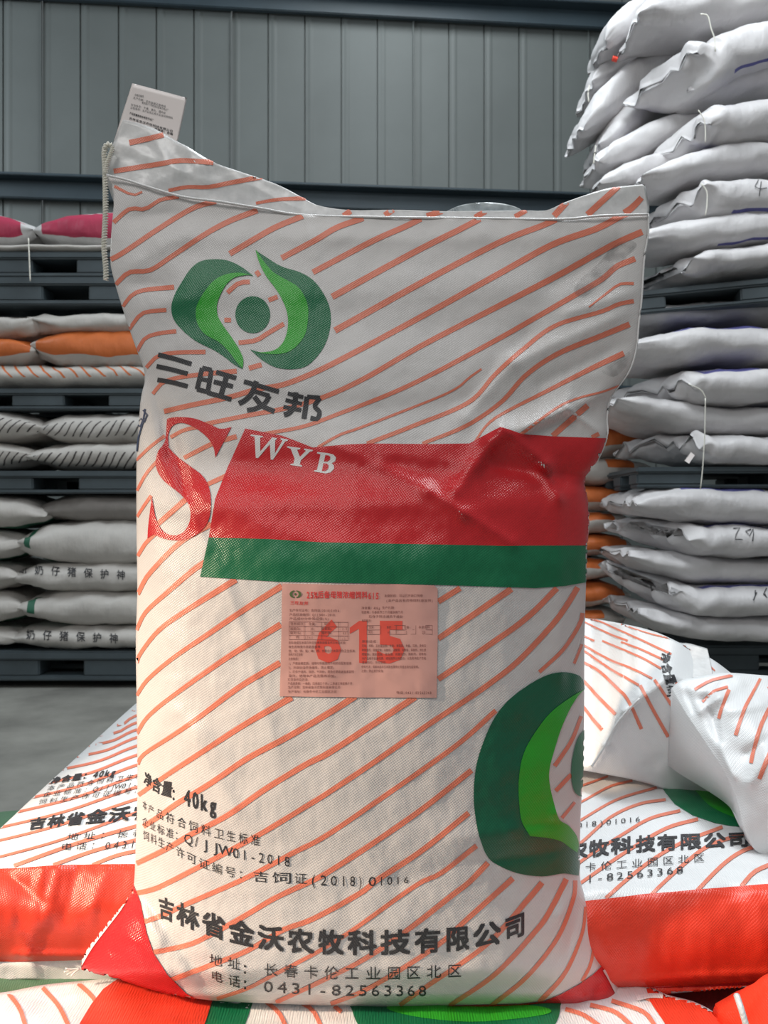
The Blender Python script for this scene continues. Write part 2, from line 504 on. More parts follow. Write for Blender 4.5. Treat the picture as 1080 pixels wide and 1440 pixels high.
class Skin:
    """lays flat print on a built surface as thin ink geometry"""
    def __init__(self, parent, *datas):
        V, Fc = [], []
        for (v, f) in datas:
            o = len(V); V += [Vector(p) for p in v]; Fc += [tuple(i + o for i in q) for q in f]
        self.bvh = BVHTree.FromPolygons(V, Fc)
        self.V, self.F = V, Fc
        # smooth vertex normals
        N = [Vector((0, 0, 0)) for _ in V]
        for q in Fc:
            a, b, c = V[q[0]], V[q[1]], V[q[2]]
            nn = (b - a).cross(V[q[-1]] - a)
            for i in q: N[i] += nn
        self.N = [n.normalized() if n.length > 0 else Vector((0, -1, 0)) for n in N]
        self.parent = parent
    def hit(self, px, py):
        d = (P(px, py, 1.0) - CAM).normalized()
        loc, nor, fi, dist = self.bvh.ray_cast(CAM, d, 5)
        if loc is None: return None
        q = self.F[fi]
        ws = [1 / max(1e-7, (self.V[i] - loc).length) ** 2 for i in q]
        n = sum((self.N[i] * w_ for i, w_ in zip(q, ws)), Vector((0, 0, 0))).normalized()
        if n.dot(d) > 0: n = -n
        return loc, n
    def lay(self, name, polys, mat, off=0.0006, grid=8, tris=None, parent=None):
        bm = bmesh.new()
        for poly in polys:
            if len(poly) < 3: continue
            vs_ = [bm.verts.new((p[0], p[1], 0)) for p in poly]
            if len(poly) <= 4:
                try: bm.faces.new(vs_)
                except ValueError: pass
            else:
                for t in tessellate_polygon([[Vector((p[0], p[1], 0)) for p in poly]]):
                    try: bm.faces.new([vs_[i] for i in t])
                    except ValueError: pass
        if tris:
            for (vv_, ff_) in tris:
                vs_ = [bm.verts.new((p[0], p[1], 0)) for p in vv_]
                for t in ff_:
                    try: bm.faces.new([vs_[i] for i in t])
                    except ValueError: pass
        if not bm.verts:
            bm.free(); return None
        if grid:
            xs = [v.co.x for v in bm.verts]; ys = [v.co.y for v in bm.verts]
            for ax, lo, hi in ((0, min(xs), max(xs)), (1, min(ys), max(ys))):
                k = math.floor(lo / grid) + 1
                while k * grid < hi:
                    co = Vector((0, 0, 0)); co[ax] = k * grid
                    no = Vector((0, 0, 0)); no[ax] = 1
                    bmesh.ops.bisect_plane(bm, geom=bm.verts[:] + bm.edges[:] + bm.faces[:], plane_co=co, plane_no=no)
                    k += 1
        dead = []
        norm = {}
        hits = {v: self.hit(v.co.x, v.co.y) for v in bm.verts}
        pix = {v: v.co.copy() for v in bm.verts}
        for v in bm.verts:
            h = hits[v]
            if h is None:
                # ink that would pass the edge of the cloth ends exactly at the edge
                nb = [e.other_vert(v) for e in v.link_edges]
                nb = [q for q in nb if hits[q] is not None]
                if not nb:
                    dead.append(v); continue
                q = min(nb, key=lambda q: (pix[q] - pix[v]).length)
                a, b_ = pix[q].copy(), pix[v].copy()
                h = hits[q]
                for _ in range(7):
                    mpt = (a + b_) / 2
                    hh_ = self.hit(mpt.x, mpt.y)
                    if hh_ is None: b_ = mpt
                    else: a = mpt; h = hh_
            v.co = h[0] + h[1] * off
            norm[v] = h[1]
        if dead: bmesh.ops.delete(bm, geom=dead, context='VERTS')
        bm.verts.index_update()
        V = [v.co.copy() for v in bm.verts]
        Nn = [norm[v] for v in bm.verts]
        Fc = []
        for f in bm.faces:
            # drop pieces that span a silhouette
            q = [v.index for v in f.verts]
            cs = [V[i] for i in q]
            ln = max((a - b).length for a in cs for b in cs)
            if ln > 0.05: continue
            fn = Vector((0, 0, 0))
            for k in range(1, len(cs) - 1): fn += (cs[k] - cs[0]).cross(cs[k + 1] - cs[0])
            if fn.length < 2e-10: continue
            if fn.dot(Nn[q[0]]) < 0: q.reverse()
            Fc.append(q)
        bm.free()
        if not Fc: return None
        return mesh_obj(name, V, Fc, mat, parent or self.parent, normals=Nn)

def lay_each(skin, name, items, mat, off, grid):
    """one object for every stripe"""
    for it in items:
        skin.lay(name, it, mat, off, grid)

def ribbon(pts, w0, w1=None, n=None):
    """a band of given width (pixels) along a polyline"""
    if w1 is None: w1 = w0
    L = sum(math.dist(pts[i], pts[i + 1]) for i in range(len(pts) - 1))
    n = n or max(2, int(L / 9))
    c = smooth_line([Vector((*p, 0)) for p in pts], n)
    A, B = [], []
    for i, p in enumerate(c):
        d = (c[min(n, i + 1)] - c[max(0, i - 1)]).normalized()
        nn = Vector((-d.y, d.x, 0))
        w_ = (w0 + (w1 - w0) * i / n) / 2
        A.append(p + nn * w_); B.append(p - nn * w_)
    return [[(A[i].x, A[i].y), (A[i + 1].x, A[i + 1].y), (B[i + 1].x, B[i + 1].y), (B[i].x, B[i].y)] for i in range(n)]

def curve_poly(pts, n=None):
    """closed smooth polygon through points"""
    n = n or len(pts) * 5
    q = [Vector((*p, 0)) for p in pts]
    out = []
    N_ = len(q)
    for i in range(N_):
        a, b, c, d = q[i - 1], q[i], q[(i + 1) % N_], q[(i + 2) % N_]
        for k in range(4):
            t = k / 4
            p = 0.5 * ((2 * b) + (c - a) * t + (2 * a - 5 * b + 4 * c - d) * t * t + (3 * b - a - 3 * c + d) * t ** 3)
            out.append((p.x, p.y))
    return out

def open_poly(*chains):
    """each chain smoothed on its own, joined into one outline (sharp at the joints)"""
    out = []
    for ch in chains:
        c = smooth_line([Vector((*p, 0)) for p in ch], max(2, len(ch) * 4)) if len(ch) > 2 else [Vector((*p, 0)) for p in ch]
        out += [(p.x, p.y) for p in c]
    res = []
    for p in out:
        if not res or math.dist(p, res[-1]) > 0.05: res.append(p)
    return res

# ---- lettering
_gl = {}
def glyph(ch, bold):
    key = (ch, bold)
    if key not in _gl:
        cu = bpy.data.curves.new('t', 'FONT')
        cu.body = ch; cu.size = 1; cu.offset = bold; cu.resolution_u = 2; cu.fill_mode = 'FRONT'
        ob = bpy.data.objects.new('t', cu)
        scene.collection.objects.link(ob)
        dg = bpy.context.evaluated_depsgraph_get()
        me = ob.evaluated_get(dg).to_mesh()
        V = [(v.co.x, v.co.y) for v in me.vertices]
        Fc = [tuple(p.vertices) for p in me.polygons]
        ob.evaluated_get(dg).to_mesh_clear()
        bpy.data.objects.remove(ob); bpy.data.curves.remove(cu)
        _gl[key] = (V, Fc)
    return _gl[key]

def is_cjk(ch): return ord(ch) > 0x2E00

def words(text, knots, bold=0.0, shear=0.0, up=(0, -1), ascii_w=0.56, fill=0.94):
    """text along knots [(frac,x,y_baseline,em_px)...]"""
    wts = [1.0 if is_cjk(c) else ascii_w for c in text]
    tot = sum(wts)
    K = knots
    def kn(t):
        t = min(max(t, K[0][0]), K[-1][0])
        pts = [Vector(k[1:4]) for k in K]
        fr = [k[0] for k in K]
        for i in range(len(K) - 1):
            if t <= fr[i + 1] + 1e-9:
                s = (t - fr[i]) / (fr[i + 1] - fr[i])
                a = pts[i - 1] if i > 0 else pts[i] * 2 - pts[i + 1]
                d = pts[i + 2] if i + 2 < len(K) else pts[i + 1] * 2 - pts[i]
                b, c = pts[i], pts[i + 1]
                return 0.5 * ((2 * b) + (c - a) * s + (2 * a - 5 * b + 4 * c - d) * s * s + (3 * b - a - 3 * c + d) * s ** 3)
    out = []
    acc = 0
    sh = [(0, 0)] if bold < 0.009 else [(dx * bold, dy * bold) for dx, dy in ((-1, -1), (1, -1), (1, 1), (-1, 1), (0, 0))]
    for ch, wt in zip(text, wts):
        if ch not in ' \u3000':
            V, Fc = glyph(ch, 0.0)
            if V:
                x0, x1 = min(v[0] for v in V), max(v[0] for v in V)
                gw = 1.0 if is_cjk(ch) else max(0.35, x1 - x0)
                cell = wt
                cx = (x0 + x1) / 2
                for sx, sy in sh:
                  pv = []
                  for (x, y) in [(p[0] + sx, p[1] + sy) for p in V]:
                    if is_cjk(ch): lx = (x - 0.5 * GW) / GW * fill
                    else: lx = (x - cx) / 0.62 * ascii_w * fill
                    t = (acc + cell / 2 + lx) / tot
                    k = kn(t)
                    hgt = (y + 0.12 if is_cjk(ch) else y * 1.18) * k.z
                    pv.append((k.x + up[0] * hgt + shear * hgt, k.y + up[1] * hgt))
                  out.append((pv, Fc))
        acc += wt
    return out
_v = glyph('国', 0)[0]
GW = (min(v[0] for v in _v) + max(v[0] for v in _v))
GW = GW if GW > 0.2 else 1.0

def fit(ch, x0, y0, x1, y1, bold=0.0, shear=0.0):
    V, Fc = glyph(ch, bold)
    a, b = min(v[0] for v in V), max(v[0] for v in V)
    c, d = min(v[1] for v in V), max(v[1] for v in V)
    return ([(x0 + (v[0] - a) / (b - a) * (x1 - x0) + shear * (v[1] - c) / (d - c) * (y1 - y0), y1 - (v[1] - c) / (d - c) * (y1 - y0)) for v in V], Fc)

def cv(ox, oy, s, pts): return [(ox + x / s, oy + y / s) for (x, y) in pts]
# ================================================================== MAIN SACK
def interp(tbl, x):
    if x <= tbl[0][0]: return tbl[0][1]
    for (a, va), (b, vb) in zip(tbl, tbl[1:]):
        if x <= b:
            t = (x - a) / (b - a); t = t * t * (3 - 2 * t)
            return va + (vb - va) * t
    return tbl[-1][1]

left = [(150, 246), (158, 263), (160, 285), (157, 322), (155, 367), (161, 396), (171, 430), (182, 463), (191, 489), (204, 527), (198, 560), (195, 600), (192, 650), (192, 750), (193, 830), (191, 900), (192, 980), (193, 1060), (193, 1120), (191, 1180), (188, 1245), (178, 1268), (150, 1302), (124, 1336), (112, 1362)]
top = [(150, 246), (176, 252), (204, 261), (256, 276), (308, 283), (367, 292.6), (426, 302), (530, 305), (675, 306.6), (785, 308), (846, 303), (911, 301)]
right = [(911, 301), (911, 329), (905.5, 364), (902, 418), (898, 453), (895, 485), (890, 508), (882, 526), (868, 545), (857, 562), (853, 588), (854, 608), (849, 627), (839, 649), (821, 673), (824, 693), (828, 727), (825.5, 767), (824, 821), (822, 900), (821.5, 996), (820, 1073), (816.5, 1151), (815, 1225), (820, 1252), (832, 1291), (845, 1340), (860, 1372), (880, 1411)]
bottom = [(112, 1362), (138, 1369), (161, 1374), (215, 1391), (263, 1402), (300, 1407), (352, 1410), (480, 1415), (600, 1418), (740, 1421), (830, 1417), (880, 1411)]
TH = [(300, 0.004), (340, 0.012), (420, 0.024), (560, 0.045), (640, 0.060), (720, 0.088), (800, 0.100), (1100, 0.108), (1300, 0.105), (1360, 0.098), (1395, 0.075), (1425, 0.03)]
def ymid(py): return 0.985 + 0.045 * (1410 - py) / 1200
# creases: x1,y1,x2,y2,width px,amplitude m (positive comes forward)
CR = [(704, 601, 640, 690, 14, .007), (704, 601, 765, 655, 12, .006), (765, 655, 785, 700, 10, .006), (600, 690, 650, 722, 9, .006), (650, 722, 720, 765, 10, .005),
      (540, 640, 690, 655, 14, .004), (470, 628, 600, 690, 12, .004), (690, 655, 820, 675, 16, -.006), (845, 630, 810, 690, 12, .007),
      (300, 715, 470, 770, 26, .004), (300, 640, 470, 700, 40, -.004), (238, 585, 262, 700, 9, -.006), (215, 545, 240, 640, 10, -.006), (262, 700, 290, 770, 10, .003),
      (655, 585, 720, 510, 14, .005), (720, 510, 880, 440, 14, .005), (690, 620, 800, 560, 12, .005), (740, 600, 870, 545, 10, .006), (660, 560, 740, 470, 18, -.004), (780, 400, 870, 350, 16, -.005), (800, 440, 895, 410, 9, .004), (760, 540, 890, 480, 14, -.004), (797, 575, 845, 608, 6, .005), (735, 605, 797, 575, 6, .004),
      (160, 310, 240, 300, 12, -.004), (170, 380, 260, 330, 16, .004), (165, 400, 230, 400, 14, -.005), (180, 440, 260, 420, 14, .003), (200, 500, 300, 470, 20, .002),
      (310, 800, 345, 900, 7, .0014), (345, 900, 385, 1040, 8, .0012), (330, 800, 350, 880, 7, -.0010), (250, 1000, 330, 1080, 14, .003), (210, 1070, 240, 1120, 10, -.004), (270, 1030, 330, 1140, 16, .004),
      (200, 1260, 300, 1400, 10, -.005), (220, 1240, 330, 1380, 12, .004), (196, 1262, 250, 1385, 8, .004), (230, 1340, 260, 1400, 8, -.006),
      (560, 1240, 640, 1215, 14, -.003), (640, 1180, 820, 1150, 16, .003), (660, 1215, 815, 1190, 10, -.003), (780, 1145, 815, 1165, 8, .005), (740, 1160, 800, 1155, 8, -.004),
      (785, 1290, 815, 1240, 8, .004), (800, 1330, 820, 1260, 7, -.004), (848, 1378, 826, 1408, 7, -.009), (846, 1362, 858, 1410, 9, .006), (480, 1400, 700, 1385, 20, .003),
      (430, 300, 445, 360, 8, .0015), (480, 330, 520, 560, 30, .002), (600, 330, 640, 560, 40, -.002), (700, 830, 720, 1000, 30, .003), (785, 700, 790, 950, 16, .004), (805, 800, 800, 1000, 8, -.003)]
CR = [(a, b, c, d, e, f * (1.5 if a > 640 and b < 700 else 1.0)) for (a, b, c, d, e, f) in CR]
def creases(px, py, CR=CR):
    h = 0
    for (x1, y1, x2, y2, w_, a) in CR:
        dx, dy = x2 - x1, y2 - y1
        t = ((px - x1) * dx + (py - y1) * dy) / (dx * dx + dy * dy)
        tc = min(1, max(0, t))
        d = math.hypot(px - x1 - dx * tc, py - y1 - dy * tc)
        if d < 3 * w_:
            h += a * math.exp(-(d / w_) ** 1.5)
    return h
def nz(px, py, s, k=0.0): return noise.noise(Vector((px / s, py / s, k)))
def d_main(u, v, px, py):
    s = 2 * u - 1
    T = interp(TH, py)
    g = max(0.0, 1 - abs(s) ** 2.5) ** 0.55
    wgt = min(1, (1 - abs(s)) * 9) * min(1, (1 - v) * 30 + 0.1) 
    wr = creases(px, py) + 0.0028 * nz(px, py, 90, 1) + 0.0012 * nz(px, py, 34, 2) + 0.0006 * nz(px * 1.5, py, 14, 3)
    wr += 0.0022 * nz(px / 2.2, py, 22, 5) * interp([(1180, 0), (1290, 0.6), (1400, 1)], py)
    # gusset valleys towards the two upper corners
    return ymid(py) - T * g - wr * wgt
def b_main(u, v, p, px, py):
    s = 2 * u - 1
    T = interp(TH, py)
    return P(px, py, ymid(py) + 0.004 + T * 0.9 * max(0.0, 1 - abs(s) ** 2.5) ** 0.55 + 0.004 * nz(px, py, 80, 9))
bag = empty('feed_sack', (0.0, 0.98, 0.236), 'tall upright white feed sack with orange stripes, green eye emblem and pink label', 'sack')
f_main = coons(top, right, bottom, left)
body, dat = shell('sack_body', f_main, d_main, b_main, 190, 240, M['sack_white'], bag)
SK = Skin(bag, dat)

# ---- mouth of the sack: back sheet standing above the hem
ftop = [(173, 168), (190, 172), (213, 179), (230, 187.5), (251, 200), (262, 205), (300, 228), (337, 241), (389, 259), (426, 278), (448, 289), (493, 295.5), (561, 295), (622, 297), (736, 296), (769, 296), (793, 285), (846, 267), (875, 262), (907, 259)]
fleft = [(173, 168), (164, 190), (158, 207), (148.5, 244), (152, 262), (162, 290)]
fright = [(907, 259), (913, 291), (912, 304), (911, 322)]
fbot = [(162, 290), (260, 300), (430, 318), (680, 322), (911, 322)]
def d_film(u, v, px, py):
    return 1.040 + 0.004 * nz(px, py, 70, 4) + 0.002 * nz(px, py, 22, 6) - creases(px, py, [(200, 262, 300, 228, 10, .004), (170, 205, 300, 260, 8, .003), (260, 205, 290, 250, 8, .003), (800, 300, 895, 262, 12, .004), (330, 250, 430, 300, 8, .003), (210, 190, 250, 240, 7, .003)])
f_film = coons(ftop, fright, fbot, fleft)
film, fdat = shell('mouth_film', f_film, d_film, lambda u, v, p, px, py: P(px, py, d_film(u, v, px, py) + 0.0012), 90, 24, M['film'], bag)
SF = Skin(bag, fdat)
# clear liner rising out of the mouth
ltop = [(612, 306), (628, 297), (650, 288), (680, 284.5), (705, 286), (728, 292), (748, 306)]
lin, _ = shell('liner_film', coons(ltop, [(748, 306), (748, 312)], [(612, 312), (748, 312)], [(612, 306), (612, 312)]),
               lambda u, v, px, py: 1.046 + 0.006 * nz(px, py, 14, 2), lambda u, v, p, px, py: p + Vector((0, 0.0008, 0)), 30, 10, M['liner'], bag)
# folded white hem along the front sheet
tube('hem', [P(x, y + 0.5, ymid(300) - 0.006 - 0.002 * math.sin(x / 40)) for (x, y) in top], 0.0016, M['white_ink'], bag, n=90, m=6)
# side seams
tube('side_seam', [P(x + 0.5, y, ymid(y) - 0.001) for (x, y) in right[:14]], 0.0013, M['white_ink'], bag, n=60, m=6)

# ---- paper tag sewn in the corner, seen partly through the film
tg, tdat = shell('paper_tag', coons([(186, 117), (263, 137.5)], [(263, 137.5), (258, 162), (247, 212), (242, 232)], [(152, 215), (242, 232)], [(186, 117), (172, 160), (158, 205), (152, 215)]),
                 lambda u, v, px, py: 1.052 + 0.003 * math.sin(u * 3), lambda u, v, p, px, py: p + Vector((0, 0.0006, 0)), 16, 16, M['paper'], bag)
ST = Skin(tg, tdat)
tl = []
def tagline(text, x0, y0, x1, y1, h, bold=0.0):
    tl.extend(words(text, [(0, x0, y0, h), (1, x1, y1, h)], bold, shear=0.2))
tagline('合格证编号', 189, 135, 202, 138, 3.6)
tagline('生产日期：见包装袋正面喷码', 187, 139, 233, 152, 3.4)
tagline('保质期三个月检验员签章合格出厂', 199, 146, 237, 157, 3.4)
tagline('贮存条件：干燥、避光、通风处', 184, 149, 233, 161, 3.4)
tagline('注意事项：本产品禁止用于反刍动物饲料', 183, 153, 243, 168, 3.4)
tagline('产品质量检验合格准予出厂', 182, 161, 216, 171, 3.4, 0.02)
tagline('吉林省金沃农牧科技有限公司', 181, 168, 243, 187, 3.8, 0.01)
tagline('检验员：合格', 217, 183, 243, 191, 3.8, 0.02)
ST.lay('tag_lettering', [], M['ink'], 0.0008, 0, tris=tl)

# ---- closing thread hanging from the corner
tube('closing_thread', [P(158, 205, 1.034), P(151, 204, 1.033), P(147, 214, 1.032), P(148, 245, 1.030), P(148.5, 300, 1.026), P(146.5, 345, 1.024), P(149, 378, 1.023), P(149, 394, 1.023)], 0.0036, M['thread'], bag, n=150, m=6, strands=2, twist=26)
tube('closing_thread', [P(159, 207, 1.030), P(156, 216, 1.029), P(150, 232, 1.028), P(147.5, 245, 1.027)], 0.0028, M['thread'], bag, n=40, m=6, strands=2, twist=7)

# ---- orange stripes
S8 = 8.2
stripes = [
 ([(160,313),(182,294),(204,294),(226,281),(252,277)],6,5), ([(156,365),(174,355),(223,322),(271,293),(304,283.5)],7,7), ([(161,262),(186,274),(200,270)],4,3), ([(237,269),(263,277)],4,3),
 ([(163,400),(182,383),(211,380),(241,361),(286,331),(323,311),(362,296)],6,8), ([(173,431),(186,415),(204,408),(245,404)],5,7), ([(323,357),(360,335),(389,319),(426,304)],8,8),
 ([(182,463),(197,443),(211,438),(234,436)],5,6), ([(396,363),(445,337),(474,320),(511,307)],8,8), ([(193,494),(204,476),(223,469),(248,466)],5,6),
 ([(206,517),(222,501),(247,496),(289,495)],5,6.5), ([(215,554),(233,536),(275,527.5),(333,522)],5,7), ([(350,518),(368,513)],7,7),
 ([(231,578.5),(268,570),(321,559),(363,547),(398,541),(442,524),(500,495),(594,444.5),(700,386),(777,344),(838,322),(875,303)],7,9),
 ([(440,383),(522,340),(567,320),(592,308)],8,8), ([(467,417.5),(580,356),(644,324),(675,308)],9,8), ([(471,465),(594,397),(700,342),(761,318),(782,309)],9,8),
 ([(286,597),(342,585.5),(398,575),(451,560),(511,533),(594,485.5),(700,431),(785,387),(858.5,346),(903,326)],6,9), 
 ([(366,611),(426,600),(479,581),(553,552),(614,523),(700,477),(744,452),(801.5,419),(846,393),(867,375),(893,364)],5,8), ([(828,432),(850,415),(871,400),(891,399)],2,4.5),
 ([(447,629),(479,611),(500,604),(560,581),(620,557),(645,544),(660,531),(677,519)],4,3.0), ([(516,624),(581,599),(659,566),(696,527),(736,491),(781,458),(846,438),(869,428),(891,423.5)],6,6),
 ([(594,624),(655,599),(704,566),(740,527),(785,497),(846,472),(885,456)],5,8), ([(667,622),(696,588.5),(777,546),(834,517),(877,497)],3,8), ([(732,611),(793,568),(850,550),(880,538)],4,2.5), ([(777,613),(826,570)],8,8), ([(832,615),(842,610)],6,6),
 ([(192,647),(212,628),(232,613)],4,5), ([(193,690),(206,666),(222,648)],4,5), ([(193,727),(203,711),(213,697)],4,5), ([(240,615),(262,604),(300,598)],5,6), ([(259,644),(299,624),(333,614)],6,7), ([(286,684),(319,669)],6,7), ([(222,737),(262,702)],7,8),
 ([(194,782),(205,764),(219,750)],5,6), ([(194,836),(205,814),(218,798),(240,775),(262,757),(297,737)],6,8), ([(192.5,886),(205,861),(235.5,833),(274,800),(292,789)],5,8.5),
 ([(192.5,932),(199,917),(224,886),(263,858),(332,815)],5,9), ([(192.5,978),(208,955.5),(244,925),(291,893),(344,857),(396.5,824)],5,9), ([(192.5,1032),(208,1008),(244,978),(319,925),(395,878)],5,9),
 ([(194,1075),(202,1061),(235.5,1039),(277,1011),(335.5,967),(394,932)],5,9), ([(195,1118),(230,1093),(291,1053),(347,1017),(410.5,980.5)],6,9),
 ([(202,1162),(224,1148),(249,1130),(297,1101),(347,1067),(405,1036),(460,1004),(500,979)],7,9), ([(192.5,1214),(235.5,1193),(269,1173),(319,1147),(374,1109),(430,1075),(460,1060),(510,1028),(584,980)],7,9),
 ([(188,1257),(222,1248),(277,1220.5),(324,1195.5),(374,1168),(430,1134),(460,1115.5),(527,1071),(599,1021),(654,985),(690,960),(729,929),(776,879),(796,852),(812,826)],7,8),
 ([(194,1298),(222,1290),(263,1271),(347,1234),(410.5,1200),(460,1174),(554,1110),(610,1071),(654,1038),(697,999)],7,7), ([(216,1339),(263,1329),(297,1314),(347,1286),(388,1262),(435.5,1240),(460,1227),(521,1188),(593,1138),(663,1083)],7,8),
 ([(241,1377.5),(291,1359),(347,1337),(397,1308),(440,1292),(507,1255.5),(532,1236),(593,1196),(659,1143)],7,8), ([(305,1404),(347,1390),(380,1373),(440,1342),(495.5,1308),(557,1264),(593,1240),(621,1227),(670,1189)],5,7),
 ([(388,1409),(440,1385),(515,1347),(579,1303),(634,1260),(660,1240),(686,1213)],6,8), ([(465,1411),(509,1394),(562,1364),(620.5,1325),(657,1292),(721,1235)],6,8), ([(562,1413),(601,1386),(684,1328),(740,1267),(762,1241)],6,8),
 ([(632,1414),(698,1368),(755.5,1306),(775,1277),(796,1236)],6,8), ([(690.5,1414),(741,1373),(784,1318),(806,1263),(808.5,1238)],6,6), ([(758,1409),(794,1368.5),(818,1313),(823,1275)],7,4), ([(818,1380),(830,1356),(835,1330)],5,4),
 ([(616,898),(669,862),(719,828)],8,9), ([(616,846),(647,827)],8,8), ([(616,955),(680,912),(739,870),(783,827)],8,8), ([(758,945),(791,914),(814,879),(819,862)],5,6), ([(807,933),(818,906)],4,4),
 ([(779.5,1077),(803,1042),(817,1007)],6,5), ([(781,1112),(803,1089)],6,6), ([(790,1150),(808,1128)],5,4)]
pl = [ribbon(pp, a, b_) for (pp, a, b_) in stripes]
def c7(pts): return cv(220, 340, 4.154, pts)
for q in ([(415,298),(480,243),(545,235)], [(655,342),(708,322)], [(397,458),(436,458)], [(480,590),(580,577),(650,535),(745,480)], [(583,172),(602,200)]):
    pl.append(ribbon(c7(q), 6.5, 6.5))
lay_each(SK, 'stripe', pl, M['stripe'], 0.0005, 5)
pf = []
for (pp, a, b_) in [([(182,201),(205,196),(230,190)],8,7), ([(160,241),(223,231),(256,226),(300,229)],7,7), ([(237,268),(263,263),(293,263),(330,256),(369,249)],5,7), ([(360,286),(389,281),(430,279)],4,6),
                    ([(483,304),(493,297)],8,8), ([(541,303),(553,295)],8,8), ([(600,304),(622,297)],8,8), ([(668,306),(683,297)],8,8), ([(724,305),(740,296)],7,7), ([(779,304),(797,284)],9,9), ([(826,302),(850,280),(870,262)],9,8), ([(878,300),(890,291),(902,278)],10,8)]:
    pf.append(ribbon(pp, a, b_))
lay_each(SF, 'stripe', pf, M['stripe'], 0.0006, 6)
SK.lay('stripe', ribbon([(875, 303), (885, 300)], 8), M['stripe'], 0.0004, 8)

# ---- red and green bands
redtop = [(345, 603), (397, 613), (440, 629.5), (480, 626), (520, 624), (600, 625), (660, 624), (704, 601), (733, 610), (778, 614), (842, 616)]
redbot = [(829, 767), (700, 767.5), (560, 765), (454, 763), (377, 758), (294, 756)]
redl = [(294, 756), (303, 702), (321, 656), (345, 603)]
SK.lay('red_band', [redtop + [(862, 616), (862, 767)] + redbot + redl[1:-1]], M['red'], 0.0010, 3.5)
SK.lay('green_band', [[(294, 756), (377, 758), (454, 763), (560, 765), (700, 767.5), (862, 767), (862, 822), (822, 819), (794, 824), (753, 827), (600, 822), (560, 821), (391, 818), (282, 811)]], M['green'], 0.0010, 3.5)
lay_each(SK, 'red_corner', [[[(846, 1358), (832, 1371), (813, 1384), (789, 1397), (765, 1407), (730, 1411), (600, 1414), (600, 1450), (900, 1450), (900, 1400)]],
                      [[(187, 1240), (198, 1268), (207, 1312), (217, 1341), (236, 1370), (262, 1396), (290, 1412), (200, 1412), (80, 1380), (80, 1330)]]], M['red'], 0.0010, 3.5)
SK.lay('red_corner_white_seam', ribbon([(849, 1363), (857, 1376), (867, 1395), (878, 1413)], 7, 9), M['white_ink'], 0.0018, 3)
SK.lay('red_corner_white_seam', ribbon([(187, 1248), (172, 1276), (150, 1304), (128, 1332), (112, 1358)], 4, 9), M['white_ink'], 0.0018, 3)

# ---- eye emblem near the top
outer_l = [(565,200),(500,150),(420,112),(340,103),(260,115),(200,160),(150,235),(108,310),(88,380),(100,450),(150,515),(230,580),(330,630),(400,675),(450,715),(503,745)]
inner_l = [(503,745),(509,695),(490,640),(440,560),(390,490),(358,430),(355,370),(375,310),(410,250),(460,210),(530,196),(565,203)]
lime_l = [(560,197),(480,183),(400,195),(330,235),(270,310),(235,380),(232,440),(250,500),(290,545),(370,590),(430,650),(470,705),(503,740)]
outer_r = [(580,50),(640,90),(730,145),(840,180),(920,230),(980,310),(1015,400),(1015,500),(990,590),(940,670),(870,730),(790,745),(700,735),(630,700),(580,660),(548,630)]
inner_r = [(548,630),(620,648),(690,635),(740,590),(765,520),(768,440),(745,360),(700,280),(640,200),(600,120),(580,52)]
lime_r = [(585,53),(615,98),(650,145),(690,185),(760,225),(820,260),(860,310),(885,380),(885,460),(870,540),(830,600),(780,640),(720,657),(640,656),(580,645)]
el = [open_poly(c7(outer_l), c7(inner_l)), open_poly(c7(outer_r), c7(inner_r))]
ell = [(563 + 102 * math.cos(t * math.pi / 18), 427 + 108 * math.sin(t * math.pi / 18)) for t in range(36)]
e1 = SK.lay('emblem_dark_leaf', [el[0]], M['green'], 0.0007, 5)
e2 = SK.lay('emblem_dark_leaf', [el[1]], M['green'], 0.0007, 5)
SK.lay('emblem_bright_leaf', [open_poly(c7(lime_l), c7(inner_l[:-1]))], M['lime'], 0.0012, 5)
SK.lay('emblem_bright_leaf', [open_poly(c7(lime_r), c7(list(reversed(inner_r[::-1]))[1:]))], M['lime'], 0.0012, 5)
SK.lay('emblem_pupil', [c7(ell)], M['green'], 0.0007, 5)
# ---- second emblem wrapping the right side
def c6(pts): return cv(480, 840, 2.571, pts)
SK.lay('emblem_dark_leaf', [open_poly(c6([(878,330),(872,298),(852,280),(800,270),(740,282),(670,320),(600,375),(550,440),(510,530),(485,620),(478,720),(485,800),(500,870),(530,940),(580,975),(650,1000),(730,1008),(800,998),(856,1006)]),
                                      c6([(856,1006),(862,960),(858,900),(848,860),(820,825),(785,800),(765,740),(750,670),(750,620),(765,560),(790,480),(820,410),(850,360),(878,330)]))], M['dark_green'], 0.0008, 4)
SK.lay('emblem_bright_leaf', [open_poly(c6([(878,330),(820,365),(750,420),(690,500),(655,570),(640,650),(640,730),(650,810),(680,862)]), c6([(680,862),(740,868),(790,880),(825,905),(850,922)]),
                                        c6([(850,922),(855,890),(845,858),(820,825),(785,800),(765,740),(750,670),(750,620),(765,560),(790,480),(820,410),(850,360),(878,330)]))], M['lime'], 0.0013, 4)
SK.lay('emblem_pupil', [open_poly(c6([(876,478),(850,515),(832,590),(830,650),(840,700),(862,720),(876,712)]))], M['green'], 0.0010, 3.5)

